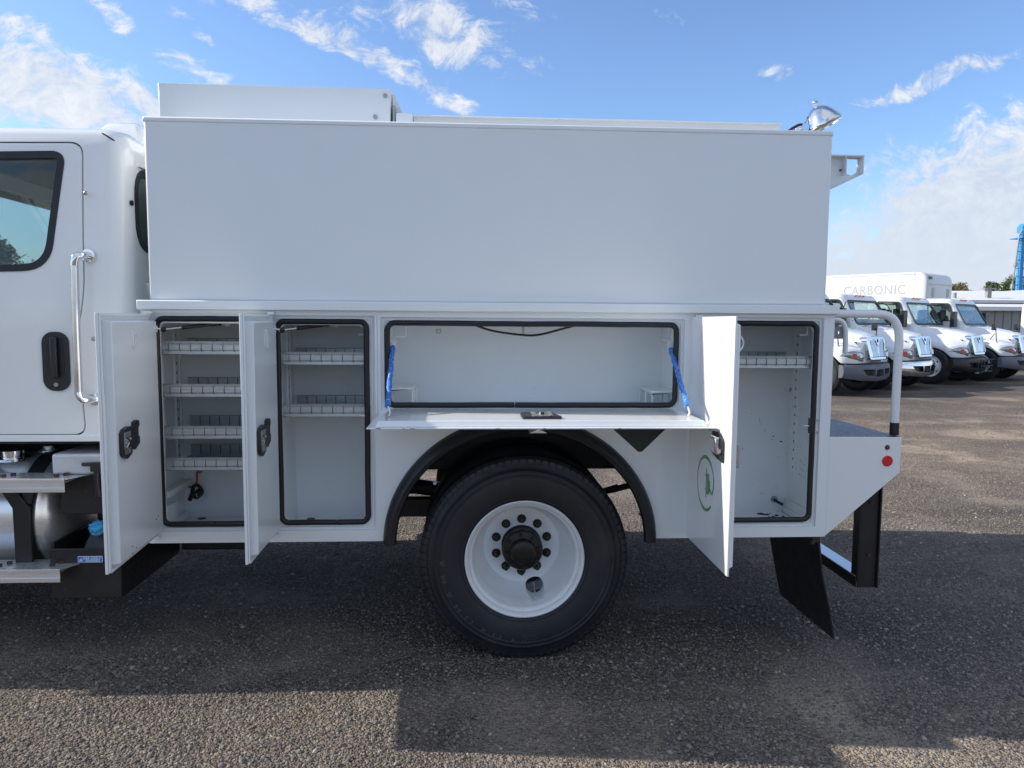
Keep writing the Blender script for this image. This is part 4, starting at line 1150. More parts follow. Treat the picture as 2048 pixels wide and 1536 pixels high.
for q in ((.285, .985, .0147, .0036), (.275, .978, .0111, .0030), (.263, .969, .0092, .0024), (.240, .968, .0111, .0030), (.219, .969, .0092, .0036), (.274, .939, .0258, .0024), (.247, .936, .0221, .0024), (.212, .938, .0074, .0024), (.284, .909, .0221, .0042), (.263, .902, .0147, .0024), (.238, .901, .0147, .0018), (.345, .988, .0074, .0119), (.343, .958, .0147, .0083), (.333, 1.149, .0092, .0030), (.221, 1.003, .0111, .0030), (.291, 1.059, .0074, .0024)):
    blotch(*q, YZ, 1.7636, 1.7646, mb)
obj('chipped_paint', mb, 'black', S, kind='stuff')
# strikers
def striker(x, z, sgn):
    mb = MB().box(x-.004, x+.006, -.001, .035, z-.038, z+.038)
    o = obj('striker_plate', mb, 'blacksatin', S, bevel=.002)
    obj('striker_pin', MB().tube([(x, .015, z), (x-.035*sgn, .015, z), (x-.035*sgn, .015, z+.0)], .005, 8), 'brushed', o)
    for dz in (-.03, .03): obj('striker_bolt', MB().sphere((x+.028*sgn, -.001, z+dz), .006, 8, 5, (1, .6, 1)), 'zinc', o)
striker(1.682, 1.210, 1); 
obj('striker_pin', MB().tube([(-.495, .012, 1.262), (-.535, .012, 1.262)], .005, 8), 'brushed', S)
# bent hooks near the top corners
def hook(x, z, s=-1, y=.10):
    obj('bent_rod', MB().tube([(x, y, z+.055), (x+.002*s, y, z+.012), (x+.006*s, y-.002, z), (x+.045*s, y-.01, z)], .0052, 8, 4), 'whiteplastic', S)
hook(1.688, 1.660); hook(-.505, 1.650); hook(-.325, 1.640, -1); hook(.985, 1.635, -1)
# compartment lamps / stay brackets at the top
def topbracket(x, z, y=.12):
    o = obj('stay_bracket', MB().prism(rrect(x-.013, x+.013, z-.012, z+.012, .003, 2), XZ, y, y+.004, [[(x+.005*cos(a), z+.005*sin(a)) for a in [2*pi*q/8 for q in range(8)]]]), 'zinc', S)
for (x, z) in ((-1.185, 1.698), (-.665, 1.696), (1.332, 1.665), (-.165, 1.668)): topbracket(x, z)
obj('drop_bracket', MB().box(.245, .257, .10, .104, 1.655, 1.70).box(.21, .30, .09, .12, 1.697, 1.702), 'zinc', S)
# sagging cable
obj('wiring_loom', MB().tube([(-.02, .09, 1.712), (.10, .09, 1.672), (.26, .09, 1.651), (.34, .09, 1.656), (.45, .09, 1.685), (.55, .09, 1.712)], .0055, 8, 6), 'rubber', S)
# small corner guards in the middle compartment
def guard(x0, x1, y0, y1, z0, z1, nm):
    t = .012; mb = MB()
    mb.box(x0, x1, y0, y1, z1-t, z1)
    for (a, b) in ((x0, x0+t), (x1-t, x1)):
        mb.box(a, b, y0, y0+t, z0, z1-t).box(a, b, y1-t, y1, z0, z1-t)
        mb.box(a, b, (y0+y1)/2-t/2, (y0+y1)/2+t/2, z0, z1-t)
    obj('corner_guard', mb, 'inner', S, bevel=.006)
guard(-.425, -.29, .12, .36, 1.288, 1.387, 'l'); guard(.905, 1.034, .12, .40, 1.288, 1.372, 'r')

# swinging doors: skin, raised inner pan, latch
def bevel_box(mb, x0, x1, y0, y1, z0, z1, c):
    """pan on the +x side of plane x0: face at x1 with chamfered edges c"""
    mb.loft([[(x0, y0, z0), (x0, y1, z0), (x0, y1, z1), (x0, y0, z1)], [(x1, y0+c, z0+c), (x1, y1-c, z0+c), (x1, y1-c, z1-c), (x1, y0+c, z1-c)]])
def swing_door(hx, w, z0, z1, xs, ang, label):
    d = obj('compartment_door', MB().box(xs-.006, xs+.006, -w, -.012, z0, z1), 'body', S, bevel=.002)
    d['label'] = label
    mb = MB(); bevel_box(mb, xs+.006, xs+.042, -w+.028, -.030, z0+.028, z1-.028, .006)
    mb.box(xs+.006, xs+.014, -w+.004, -w+.012, z0+.004, z1-.004).box(xs+.006, xs+.014, -w+.012, -.016, z1-.012, z1-.004).box(xs+.006, xs+.014, -w+.012, -.016, z0+.004, z0+.012)
    p = obj('door_pan', mb, 'body', d, bevel=.0025)
    return d, p
d1, p1 = swing_door(-1.5, .552, .692, 1.742, -1.500, 0, 'foremost door, hinged open')
d2, p2 = swing_door(-.95, .452, .692, 1.742, -.955, 0, 'narrower open door')
d3 = obj('compartment_door', MB().box(1.060, 1.069, -.592, -.008, .665, 1.745), 'white', S, bevel=.002); d3['label'] = 'rear open door with green plug emblem and chrome handle'
mb = MB(); mb.loft([[(1.069, -.575, .69), (1.069, -.03, .69), (1.069, -.03, 1.72), (1.069, -.575, 1.72)], [(1.092, -.57, .70), (1.092, -.036, .70), (1.092, -.036, 1.71), (1.092, -.57, 1.71)]])
obj('door_pan', mb, 'body', d3, bevel=.0025)
def swing(d, hx, deg): d.matrix_basis = Matrix.Translation((hx, 0, 0)) @ Matrix.Rotation(radians(deg), 4, 'Z') @ Matrix.Translation((-hx, 0, 0))
swing(d1, -1.5, 3.6); swing(d2, -.95, 1.5)
def latch(parent, x, yc, zc, s=1):
    """black lock body on a pan facing +x"""
    pl = [(-.070, -.066), (-.040, -.080), (.012, -.060), (.012, -.040), (.045, -.052), (.100, -.028), (.100, .005), (.088, .006), (.088, .050), (.100, .052), (.100, .078), (.080, .085), (.050, .078), (.050, .062), (.010, .060), (-.015, .068), (-.065, .060), (-.085, .045), (-.085, -.050)]
    pl = [(yc+a*.95, zc+b*.9) for a, b in pl]
    o = obj('latch', MB().prism(round_poly(pl, .003, 2), YZ, x, x+.016), 'blacksatin', parent, bevel=.002)
    mb = MB().box(x+.016, x+.020, yc-.070, yc-.010, zc+.020, zc+.042).box(x+.016, x+.019, yc-.070, yc-.008, zc-.050, zc-.025)
    mb.box(x+.016, x+.019, yc-.070, yc-.055, zc-.025, zc+.020).cyl((x+.014, yc-.045, zc-.004), (x+.022, yc-.045, zc-.004), .014, 12).cyl((x+.014, yc-.020, zc+.010), (x+.024, yc-.020, zc+.010), .007, 10)
    mb.tube([(x+.021, yc-.060, zc+.012), (x+.021, yc-.035, zc-.002), (x+.021, yc-.058, zc-.022)], .004, 6)
    z = obj('latch_mechanism', mb, 'zinc', o, bevel=.001)
    obj('latch_bore', MB().cyl((x+.017, yc-.030, zc-.012), (x+.0225, yc-.030, zc-.012), .010, 10), 'black', o)
    return o
latch(p1, -1.458, -.412, 1.215); latch(p2, -.913, -.330, 1.210)
def ring_tab(parent, x, yc, zc):
    mb = MB()
    outer = [(yc+.032*cos(a), zc+.038*sin(a)) for a in [radians(t) for t in range(-70, 71, 14)]]
    outer = [(yc-.034, zc-.030), (yc-.004, zc-.042)] + [(yc+.012+.026*cos(radians(t)), zc+.030*sin(radians(t))) for t in range(-60, 61, 15)] + [(yc-.004, zc+.042), (yc-.034, zc+.030)]
    hole = [(yc+.014+.014*cos(radians(t)), zc+.017*sin(radians(t))) for t in range(0, 360, 30)]
    mb.prism(outer, YZ, x, x+.003, [hole]).box(x+.003, x+.008, yc-.008, yc-.003, zc-.042, zc+.042)
    obj('stay_ring', mb, 'whiteplastic', parent)
ring_tab(p1, -1.458, -.30, 1.635); ring_tab(p2, -.913, -.21, 1.635)
mb = MB().box(1.092, 1.095, -.565, -.50, 1.60, 1.69)
mb.tube([(1.094, -.50, 1.665), (1.120, -.475, 1.668), (1.145, -.46, 1.645), (1.145, -.46, 1.62), (1.120, -.475, 1.597), (1.094, -.50, 1.60)], .004, 6, 4)
obj('stay_ring', mb, 'whiteplastic', d3)
mb = MB().box(1.092, 1.112, -.55, -.49, 1.115, 1.205).cyl((1.112, -.52, 1.19), (1.116, -.52, 1.19), .008, 8)
obj('latch_mechanism', mb, 'zinc', d3)
mb = MB()
for (y, z) in ((-.40, .760), (-.40, .730), (-.36, .742), (-.12, .80), (-.10, .81)): mb.sphere((-1.458, y, z), .0028, 6, 4)
obj('pan_rivet', mb, 'black', p1)
# gas stays across the tops of the first two openings
def gas_stay(p, x0, x1, zc):
    a = Vector((x0, -.03, zc-.010)); b = Vector((x1, .10, zc+.018)); m_ = a+(b-a)*.36
    g = obj('gas_stay', MB().cyl(a, m_, .0035, 8), 'brushed', S)
    obj('stay_barrel', MB().cyl(m_, b, .0090, 10).sphere(m_, .010, 8, 6).sphere(b, .011, 8, 6), 'rubber', g)
    obj('stay_end', MB().sphere(a, .011, 8, 6).cyl(a, a+Vector((-.035, -.035, .012)), .004, 6).box(a.x-.045, a.x-.022, -.085, -.03, zc-.022, zc+.008), 'whiteplastic', g) 
    obj('stay_socket', MB().sphere(a+Vector((.004, 0, 0)), .013, 8, 6), 'rubber', g)
gas_stay(p1, -1.430, -1.215, 1.680); gas_stay(p2, -.890, -.700, 1.680)
# fold-down flap
fz = 1.284
fl = obj('drop_door', MB().loft([[(-.440, -.455, fz-.018), (1.045, -.455, fz-.018), (1.045, .004, fz-.014), (-.440, .004, fz-.014)], [(-.440, -.455, fz-.012), (1.045, -.455, fz-.012), (1.045, .004, fz-.006), (-.440, .004, fz-.006)]]), 'body', S, bevel=.0015)
fl['label'] = 'horizontal door folded down over the wheel arch'
mb = MB().loft([[(-.405, -.435, fz-.011), (1.010, -.435, fz-.011), (1.010, -.008, fz-.006), (-.405, -.008, fz-.006)], [(-.395, -.425, fz+.014), (1.000, -.425, fz+.014), (1.000, -.016, fz+.014), (-.395, -.016, fz+.014)]])
fp = obj('door_pan', mb, 'white', fl, bevel=.002)
obj('flap_hinge', MB().cyl((-.44, -.004, 1.281), (1.04, -.004, 1.281), .006, 8), 'body', fl)
pl = [(-.080, -.070), (.045, -.070), (.090, -.068), (.060, .060), (.048, .078), (.01, .070), (-.03, .078), (-.075, .072), (-.085, .03)]
lo = obj('latch', MB().prism(round_poly([(.30+a, -.300+b*1.1) for a, b in pl], .005, 2), XY, fz+.0145, fz+.026), 'blacksatin', fp, bevel=.002)
mb = MB().box(.262, .350, -.372, -.300, fz+.026, fz+.030).box(.335, .352, -.372, -.250, fz+.026, fz+.032).box(.262, .282, -.372, -.25, fz+.026, fz+.031).cyl((.310, -.32, fz+.028), (.310, -.32, fz+.038), .016, 12)
lm = obj('latch_mechanism', mb, 'zinc', lo, bevel=.001) if False else obj('latch_mechanism', mb, 'zinc', fp, bevel=.001)
obj('latch_bore', MB().cyl((.308, -.335, fz+.030), (.308, -.335, fz+.0395), .009, 8), 'black', fp)
obj('paddle_handle', MB().loft([[(.245+.02*k, -.30, fz-.045+.012*k), (.325-.02*k, -.30, fz-.045+.012*k), (.325-.02*k, -.40, fz-.045+.012*k), (.245+.02*k, -.40, fz-.045+.012*k)] for k in (0, 1, 2)]), 'chrome', fl, bevel=.004)
mb = MB().box(-.40, -.38, -.4565, -.4555, fz-.016, fz-.013)
for (x, wdt) in ((-.29, .01), (-.26, .022), (.30, .012), (.62, .014), (.10, .018)): mb.box(x, x+wdt, -.4562, -.4552, fz-.0155, fz-.0135)
obj('paint_chips', mb, 'black', fl)
# blue sleeved support cords
def cord(a, b):
    a, b = Vector(a), Vector(b)
    rg = random.Random(5); n = 26; pts = []; rr = []
    for i in range(n+1):
        t = i/n; pts.append(a.lerp(b, t)+Vector((rg.uniform(-.0014, .0014), 0, rg.uniform(-.001, .001)))); rr.append(.0118+rg.uniform(-.0016, .0022))
    o = obj('support_cord', MB().tube(pts, rr, 12), 'bluechain', S)
    obj('cord_anchor', MB().box(a.x-.016, a.x+.016, a.y-.002, a.y+.004, a.z-.012, a.z+.038), 'whiteplastic', o)
    hk = MB().tube([b, b+Vector((.006, 0, -.012)), b+Vector((.010, -.002, -.03)), b+Vector((.004, 0, -.042))], .004, 8, 4)
    obj('cord_hook', hk, 'whiteplastic', o)
    return o
M['bluechain'].node_tree.nodes['Principled BSDF']
cord((-.384, .06, 1.590), (-.368, -.30, 1.345)); cord((.980, .06, 1.585), (.962, -.30, 1.345))
# door 3 handle and emblem
hb = round_poly([(-.375, 1.140), (-.450, 1.140), (-.520, 1.125), (-.545, 1.150), (-.540, 1.225), (-.490, 1.265), (-.375, 1.250)], .012, 3)
hb = round_poly([(-.372, 1.152), (-.372, 1.248), (-.470, 1.252), (-.520, 1.222), (-.520, 1.128), (-.420, 1.140)], .015, 3)
h3 = obj('door_handle', MB().prism(hb, YZ, 1.052, 1.060), 'blacksatin', d3, bevel=.003)
mb = MB().loft([[(1.052, -.400+dy, 1.235), (1.052, -.480+dy, 1.235), (1.030, -.475+dy, 1.228), (1.030, -.405+dy, 1.228)] for dy in (0,)] + [[(1.052, -.402, 1.160), (1.052, -.482, 1.155), (1.034, -.476, 1.160), (1.034, -.408, 1.165)]])
obj('paddle', mb, 'chrome', h3, bevel=.006)
mb = MB().cyl((1.046, -.375, 1.258), (1.040, -.375, 1.258), .012, 12).cyl((1.05, -.495, 1.175), (1.04, -.495, 1.175), .012, 12)
obj('lock_cylinder', mb, 'zinc', h3)
# emblem: open ring with a cable tail and a plug
yc, zc = -.285, .992
R1, R2 = .112, .128
cy = lambda r, a: (yc - r*.93*cos(radians(a)), zc + r*sin(radians(a)))
arc = [cy(R2*(1.0), a) for a in range(-42, 361-42-60, 6)]
N = len(arc)
ringp = []
for i, a in enumerate(range(22, 318, 6)): ringp.append(cy(.128, a))
inner_ = []
for i, a in enumerate(range(22, 318, 6)):
    th = .005 + .011*abs(sin(radians(a/1.0)))**2
    inner_.append(cy(.128-th, a))
pts = ringp + list(reversed(inner_))
mb = MB().prism(pts, YZ, 1.0592, 1.0600)
tail = [cy(.128, -42+6*k) for k in range(0)]
tl = [cy(.126, t) for t in (22, 14, 6, 0)] + [(yc-.095, zc-.022), (yc-.075, zc-.020), (yc-.060, zc-.008)]
tl = [cy(.124, 22), cy(.120, 8), cy(.112, -6), (yc-.088, zc-.030), (yc-.070, zc-.020), (yc-.050, zc-.002)]
tp = catmull([Vector((a, b, 0)) for a, b in tl], 5)
L = []; Rr = []
for i, p in enumerate(tp):
    t = (tp[min(i+1, len(tp)-1)]-tp[max(i-1, 0)]).normalized(); n = Vector((-t.y, t.x, 0))*.0055
    L.append(tuple((p+n)[:2])); Rr.append(tuple((p-n)[:2]))
mb.prism(L+list(reversed(Rr)), YZ, 1.0592, 1.0600)
def rect(y0, y1, z0, z1): mb.prism([(yc-y0, zc+z0), (yc-y1, zc+z0), (yc-y1, zc+z1), (yc-y0, zc+z1)], YZ, 1.0588, 1.0596)
rect(.020, .048, -.044, .050); rect(.050, .062, -.032, .024) ; rect(.008, .014, -.062, .070); rect(-.006, .008, .034, .041); rect(-.006, .008, -.030, -.023)
obj('plug_emblem', mb, 'green', d3, smooth=False)
# wheel-arch flare
f_out = lambda r1, r2, y: [(.242+r1*cos(a), y, .652+r2*sin(a)) for a in [pi*i/48 for i in range(49)]]
prof = [(.612, .560, .012), (.606, .553, -.014), (.612, .560, -.040), (.632, .580, -.050), (.654, .602, -.040), (.668, .617, -.018), (.672, .621, -.0015), (.640, .590, .002)]
rows = [[(.242+r1*cos(pi*i/48), y, .640+r2*sin(pi*i/48)) for (r1, r2, y) in prof] for i in range(49)]
obj('wheel_arch_flare', MB().loft(rows), 'flare', S)
obj('placard', MB().prism([(.690, 1.205), (.946, 1.205), (.946, 1.196), (.832, 1.085), (.814, 1.085), (.690, 1.196)], XZ, -.0012, -.0002), 'black', S, smooth=False)
# rear step bumper with tread top, side plate, lamps
sp = [(1.7765, 1.156), (2.146, 1.154), (2.146, .976), (1.800, .668), (1.752, .652), (1.7765, .70)]
sp = [(1.7765, 1.156), (2.146, 1.154), (2.146, .976), (1.7765, .655)]
bp = obj('rear_step', MB().prism(sp, XZ, .002, .008).prism(sp, XZ, 2.412, 2.418).box(2.138, 2.146, .008, 2.412, .976, 1.150).box(1.777, 2.138, .008, 2.412, 1.130, 1.140), 'white', S, bevel=.002)
obj('tread_top', MB().box(1.777, 2.142, .006, 2.412, 1.1415, 1.1545), 'tread', bp)
obj('reflector', MB().lathe([(.001, -.006), (.024, -.006), (.0275, -.003), (.028, .002)], (2.078, .002, 1.034), 'y', 28), 'red', bp)
obj('marker_lamp', MB().lathe([(.001, -.010), (.008, -.008), (.013, -.001), (.014, .002)], (2.075, .002, 1.103), 'y', 20), 'darkred', bp)
gr = obj('grab_rail', MB().tube([(1.783, .10, 1.768), (1.95, .10, 1.768), (2.07, .10, 1.766), (2.125, .10, 1.745), (2.155, .10, 1.70), (2.165, .10, 1.64), (2.165, .10, 1.50), (2.165, .10, 1.158)], .0205, 16, 6), 'white', S)
obj('rail_sleeve', MB().cyl((2.165, .10, 1.215), (2.165, .10, 1.150), .0225, 16), 'rubber', gr)
mb = MB().tube([(1.78, .62, 1.745), (2.0, .62, 1.745), (2.115, .62, 1.738), (2.152, .62, 1.70), (2.160, .62, 1.63), (2.160, .62, 1.548)], .014, 10, 6)
g2 = obj('grab_rail', mb, 'white', S)
obj('hole_plate', MB().prism(rrect(1.778, 2.150, 1.63, 1.70, .004, 2), XZ, .625, .631, [[(2.118+.009*cos(a), 1.666+.009*sin(a)) for a in [2*pi*q/12 for q in range(12)]], [(2.055+.02*cos(a), 1.666+.02*sin(a)) for a in [2*pi*q/12 for q in range(12)]]]), 'greysteel', S)
# drop frame under the step
mb = MB().box(2.005, 2.013, .10, .16, .375, 1.12).box(2.013, 2.105, .10, .108, .345, 1.12).box(2.105, 2.113, .085, .165, .345, 1.12)
mb.box(2.003, 2.09, .108, 2.30, .345, .352).box(2.003, 2.010, .108, 2.30, .352, .400)
mb.box(2.013, 2.105, 2.24, 2.30, .40, 1.12).box(1.85, 2.01, .12, .20, .93, .975)
ds = obj('drop_step_frame', mb, 'black', S, bevel=.002)
obj('drop_step_tread', MB().box(2.003, 2.088, .112, 2.30, .400, .406), 'alu', ds)
# mud flap
mb = MB().loft([[(1.745, .02, .66), (1.755, .02, .66), (1.735, .62, .66), (1.725, .62, .66)], [(1.775, .02, .45), (1.785, .025, .45), (1.775, .64, .45), (1.765, .64, .45)], [(1.830, .035, .25), (1.840, .04, .25), (1.82, .65, .25), (1.81, .65, .25)], [(1.872, .060, .088), (1.882, .065, .088), (1.86, .66, .095), (1.85, .66, .095)]])
mf = obj('mud_flap', mb, 'flare', S)
obj('flap_bracket', MB().box(1.722, 1.752, .02, .60, .615, .648), 'rust', mf)
for y in (.07, .20, .33, .46): obj('flap_bolt', MB().cyl((1.762, y, .60), (1.740, y, .60), .011, 6), 'zinc', mf)
for z in (.92, .80, .52): obj('frame_bolt', MB().cyl((2.06, .100, z), (2.06, .088, z), .010, 6), 'rust', ds)
# rear hanging bracket at the top
br = [(1.728, 2.553), (1.952, 2.553), (1.948, 2.465), (1.728, 2.362)]
rb = obj('rear_bracket', MB().prism(br, XZ, .16, .165, [round_poly([(1.868, 2.543), (1.938, 2.543), (1.936, 2.478), (1.905, 2.462), (1.868, 2.480)], .006, 2)]).box(1.728, 1.952, .12, .16, 2.549, 2.555).box(1.858, 1.862, .12, .16, 2.46, 2.549).box(1.945, 1.950, .12, .16, 2.467, 2.549), 'body', S)
mb = MB().loft([[(1.728, .12, 2.358), (1.728, .165, 2.358), (1.728, .165, 2.363), (1.728, .12, 2.363)], [(1.948, .12, 2.462), (1.948, .165, 2.462), (1.948, .165, 2.467), (1.948, .12, 2.467)]])
obj('bracket_flange', mb, 'body', rb)
for (x, z) in ((1.848, 2.487), (1.90, 2.5535)): obj('bracket_bolt', MB().cyl((x, .158, z), (x, .150, z), .005, 8), 'rust', rb)
# spotlight
ax = Vector((.42, -.12, -.90)).normalized()
sl = MB().lathe([(.001, -.098), (.018, -.096), (.038, -.086), (.060, -.064), (.078, -.034), (.090, -.006), (.094, .004), (.094, .014), (.088, .016), (.086, .006)], (0, 0, 0), 'z', 40)
q = ax.to_track_quat('Z', 'Y').to_matrix().to_4x4()
pos = Vector((1.733, .12, 2.703))
ms = Matrix.Translation(pos) @ q @ Matrix.Scale(.93, 4)
spo = obj('work_lamp', sl.xf(ms), 'chrome', S)
obj('lamp_glass', MB().lathe([(.001, .020), (.05, .016), (.086, .008)], (0, 0, 0), 'z', 32).xf(ms), 'lens', spo)
top = ms @ Vector((0, 0, -.098))
obj('lamp_knob', MB().tube([top, top+Vector((-.004, 0, .016))], .008, 10).sphere(top+Vector((-.005, 0, .024)), .015, 12, 8, (1.1, 1.1, .55)), 'chrome', spo)
mb = MB().tube([(1.655, .12, 2.665), (1.645, .12, 2.70), (1.66, .12, 2.735)], .006, 8, 4).cyl((1.60, .12, 2.64), (1.60, .12, 2.675), .016, 10).cyl((1.60, .12, 2.672), (1.65, .12, 2.69), .014, 10).box(1.59, 1.66, .10, .14, 2.636, 2.655).cyl((1.635, .10, 2.68), (1.635, .14, 2.68), .02, 12)
obj('lamp_mount', mb, 'chrome', spo)
obj('lamp_cable', MB().tube([(1.535, .12, 2.645), (1.57, .12, 2.672), (1.61, .12, 2.695), (1.64, .12, 2.70), (1.655, .12, 2.735)], [.008, .007, .006, .005, .005], 8, 5), 'rubber', spo)
obj('strobe_lamp', MB().lathe([(.03, 0), (.03, .02), (.024, .05), (.012, .075), (.001, .078)], (1.765, .40, 1.806), 'z', 16), 'bluecap' if False else 'glassdark', S)
# front wheels of the truck
for (y, r) in ((.10, 0), (2.34, pi)):
    wheel(S, Matrix.Translation((-3.49, y, .52)) @ Matrix.Rotation(r, 4, 'Z'), True)
# ------------------------------------------------------------------ parked trucks
HD = Vector((.60, -.80, 0)).normalized(); HA = atan2(HD.y, HD.x)
def place(root, gx, gy):     # gx, gy: where the middle of the grille stands (1.05 m ahead of the root)
    root.matrix_basis = Matrix.Translation((gx-HD.x*1.05, gy-HD.y*1.05, 0)) @ Matrix.Rotation(HA, 4, 'Z')
t1 = parked_truck('nearest white truck of the parked row, with grey bumper and hood mirrors, behind the rail', 'bumpergrey', hoodmirror=True)
t2 = parked_truck('white truck with a shiny chrome bumper, second in the parked row', 'chrome')
t3 = parked_truck('white truck with a black bumper and a black frame mounted on its front', 'black', guard=True, mirror=1)
t4 = parked_truck('white truck with hood mirrors, in front of the white cargo trailer nose', 'bumpergrey', hoodmirror=True, mirror=1)
place(t1, 9.64, 13.42); place(t2, 11.76, 14.9); place(t3, 14.43, 16.56)
TR = thing('cargo_trailer', 'tall white cargo trailer reading CARBONIC, behind the parked trucks', 'trailer')
def cargo_box(root):
    L0, L1, W, z0, z1 = -9.5, 0, 1.25, 1.05, 3.62
    prof = [(-.02, z0), (0, z0+.1), (0, z1-.34), (-.03, z1-.20), (-.10, z1-.09), (-.22, z1-.02), (-.36, z1)]
    b = obj('cargo_box', MB().box(L0, L1-.402, -W, W, z0, z1), 'boxwhite', root, bevel=.01)
    rings = []
    for s, dx in ((-1, .16), (-.985, .07), (-.95, .02), (-.88, 0), (0, -.02), (.88, 0), (.95, .02), (.985, .07), (1, .16)):
        rings.append([(L1+px_-dx, s*W, pz_) for px_, pz_ in prof][:-1]+[(L1-.40, s*W, z1), (L1-.40, s*W, z0)])
    obj('box_nose', MB().loft(rings), 'boxwhite', b)
    obj('top_rail', MB().box(L0, L1-.45, -W-.014, -W-.001, z1-.07, z1+.006).box(L0, L1-.45, W+.001, W+.014, z1-.07, z1+.006), 'boxwhite', b)
    obj('nose_cap', MB().box(L1-.008, L1+.026, -W+.16, W-.16, z1-.44, z1-.41), 'galv', b)
    mb = MB()
    for k in range(40): mb.sphere((L0+.1+k*.17, -W-.008, z1-.10), .009, 5, 3)
    for k in range(15): mb.sphere((L1-.43, -W-.004, z0+.1+.17*k), .010, 5, 3)
    obj('box_rivets', mb, 'greysteel', b)
    for k in range(8):
        x = L1-.46-1.16*k; obj('panel_joint', MB().box(x-.01, x, -W-.004, -W-.0005, z0+.02, z1-.08), 'greytext', b)
    for y in (-.72, .72): obj('nose_patch', MB().prism([(y-.10, 2.72), (y+.10, 2.72), (y+.13, 3.05), (y-.12, 3.05)], YZ, L1+.008, L1+.020), 'greytext', b)
    obj('marker_bar', MB().prism(rrect(-1.10, -.84, 3.36, 3.46, .02), YZ, L1-.16, L1+.012), 'blacksatin', b)
    me = text_mesh('CARBONIC', .50, .002, 1.10)
    xs = [v.co.x for v in me.vertices]; k = 2.32/(max(xs)-min(xs))
    me.transform(Matrix.Diagonal((k, 1, 1, 1))); me.transform(RX); me.transform(Matrix.Translation((-1.92, -W-.004, 2.98)))
    obj('box_lettering', me, 'greytext', b, smooth=False, kind='stuff')
    obj('underline', MB().box(-3.1, -.8, -W-.004, -W-.001, 2.70, 2.715), 'greytext', b)
    for s in (-1, 1):
        for x in (-7.2, -8.4): wheel(root, Matrix.Translation((x, s*1.15, .52)) @ Matrix.Rotation(0 if s < 0 else pi, 4, 'Z'), False)
        obj('frame_rail', MB().box(L0, -.5, s*.42, s*.50, .86, 1.045), 'black', root)
        obj('landing_leg', MB().box(-2.2, -2.05, s*.75-.06, s*.75+.06, .05, 1.0).box(-2.28, -1.97, s*.75-.12, s*.75+.12, 0, .05), 'black', root)
cargo_box(TR); place(t4, 16.73, 17.73)
TR.matrix_basis = Matrix.Translation((17.63, 23.15, 0)) @ Matrix.Rotation(HA, 4, 'Z')
t5 = copy_tree(t3); t5['label'] = 'white truck at the right picture edge, only a sliver of its cab in view'
place(t5, 23.1, 21.4)

# ------------------------------------------------------------------ metal buildings
def shed(name, label, x0, x1, y0, y1, eave, ridge, panel_w, wallm, ridge_axis='x', rot=0, pivot=(0, 0)):
    root = thing(name, label, 'building', (pivot[0], pivot[1], 0), rot)
    R_ = root.matrix_basis
    def O(nm, mb, m, par=None, **k):
        o = obj(nm, mb, m, None, **k); o.parent = par or root; return o
    w = O('wall', MB().box(x0, x1, y0, y1, 0, eave), wallm)
    n = int((x1-x0)/panel_w)
    me = MB().box(.006, panel_w-.05, -.05, -.004, .02, eave-.06).box(panel_w-.05, panel_w-.012, -.085, -.004, .02, eave-.06).mesh('wall_sheet'); me.materials.append(M[wallm])
    for k in range(n):
        o = bpy.data.objects.new('wall_sheet', me); COL.objects.link(o); o.parent = root; o.location = (x0+k*panel_w, y0, 0)
    if ridge_axis == 'x':
        ym = (y0+y1)/2
        mb = MB().prism([(y0-.3, eave), (ym, ridge), (y1+.3, eave), (y1+.3, eave+.10), (ym, ridge+.12), (y0-.3, eave+.10)], YZ, x0-.3, x1+.3)
        g = MB().prism([(y0, eave), (y1, eave), (ym, ridge)], YZ, x0, x1)
    else:
        xm = (x0+x1)/2
        mb = MB().prism([(x0-.3, eave), (xm, ridge), (x1+.3, eave), (x1+.3, eave+.10), (xm, ridge+.12), (x0-.3, eave+.10)], XZ, y0-.3, y1+.3)
        g = MB().prism([(x0, eave), (x1, eave), (xm, ridge)], XZ, y0, y1)
    r = O('roof', mb, 'roofmetal'); O('gable', g, 'walllight')
    O('gutter', MB().box(x0-.3, x1+.3, y0-.42, y0-.30, eave-.10, eave+.10), 'roofmetal')
    return root, r, O
sh1, r1, O1 = shed('metal_shed', 'long low grey shed with upright wall sheets and a white eave at the right edge', 23.5, 40, 33, 40, 2.52, 2.75, .46, 'wallmetal')
sh2, r2, O2 = shed('metal_warehouse', 'wide metal warehouse with a white low roof behind the box truck', 24, 56, 46, 60, 3.30, 4.25, 1.1, 'greysteel')
O2('roof_vent', MB().box(37.1, 37.4, 47.2, 47.5, 3.4, 4.25).box(36.8, 37.7, 47.1, 47.6, 4.25, 4.33), 'greysteel', r2)
O2('vent_stack', MB().cyl((34.5, 47, 3.3), (34.5, 47, 3.95), .13, 10), 'greysteel', r2)
sh3, r3, O3 = shed('white_gable_building', 'white building with a pale gable end in front of the blue tower', 51.0, 58.0, 62, 84, 3.9, 5.0, 1.2, 'walllight', 'y')

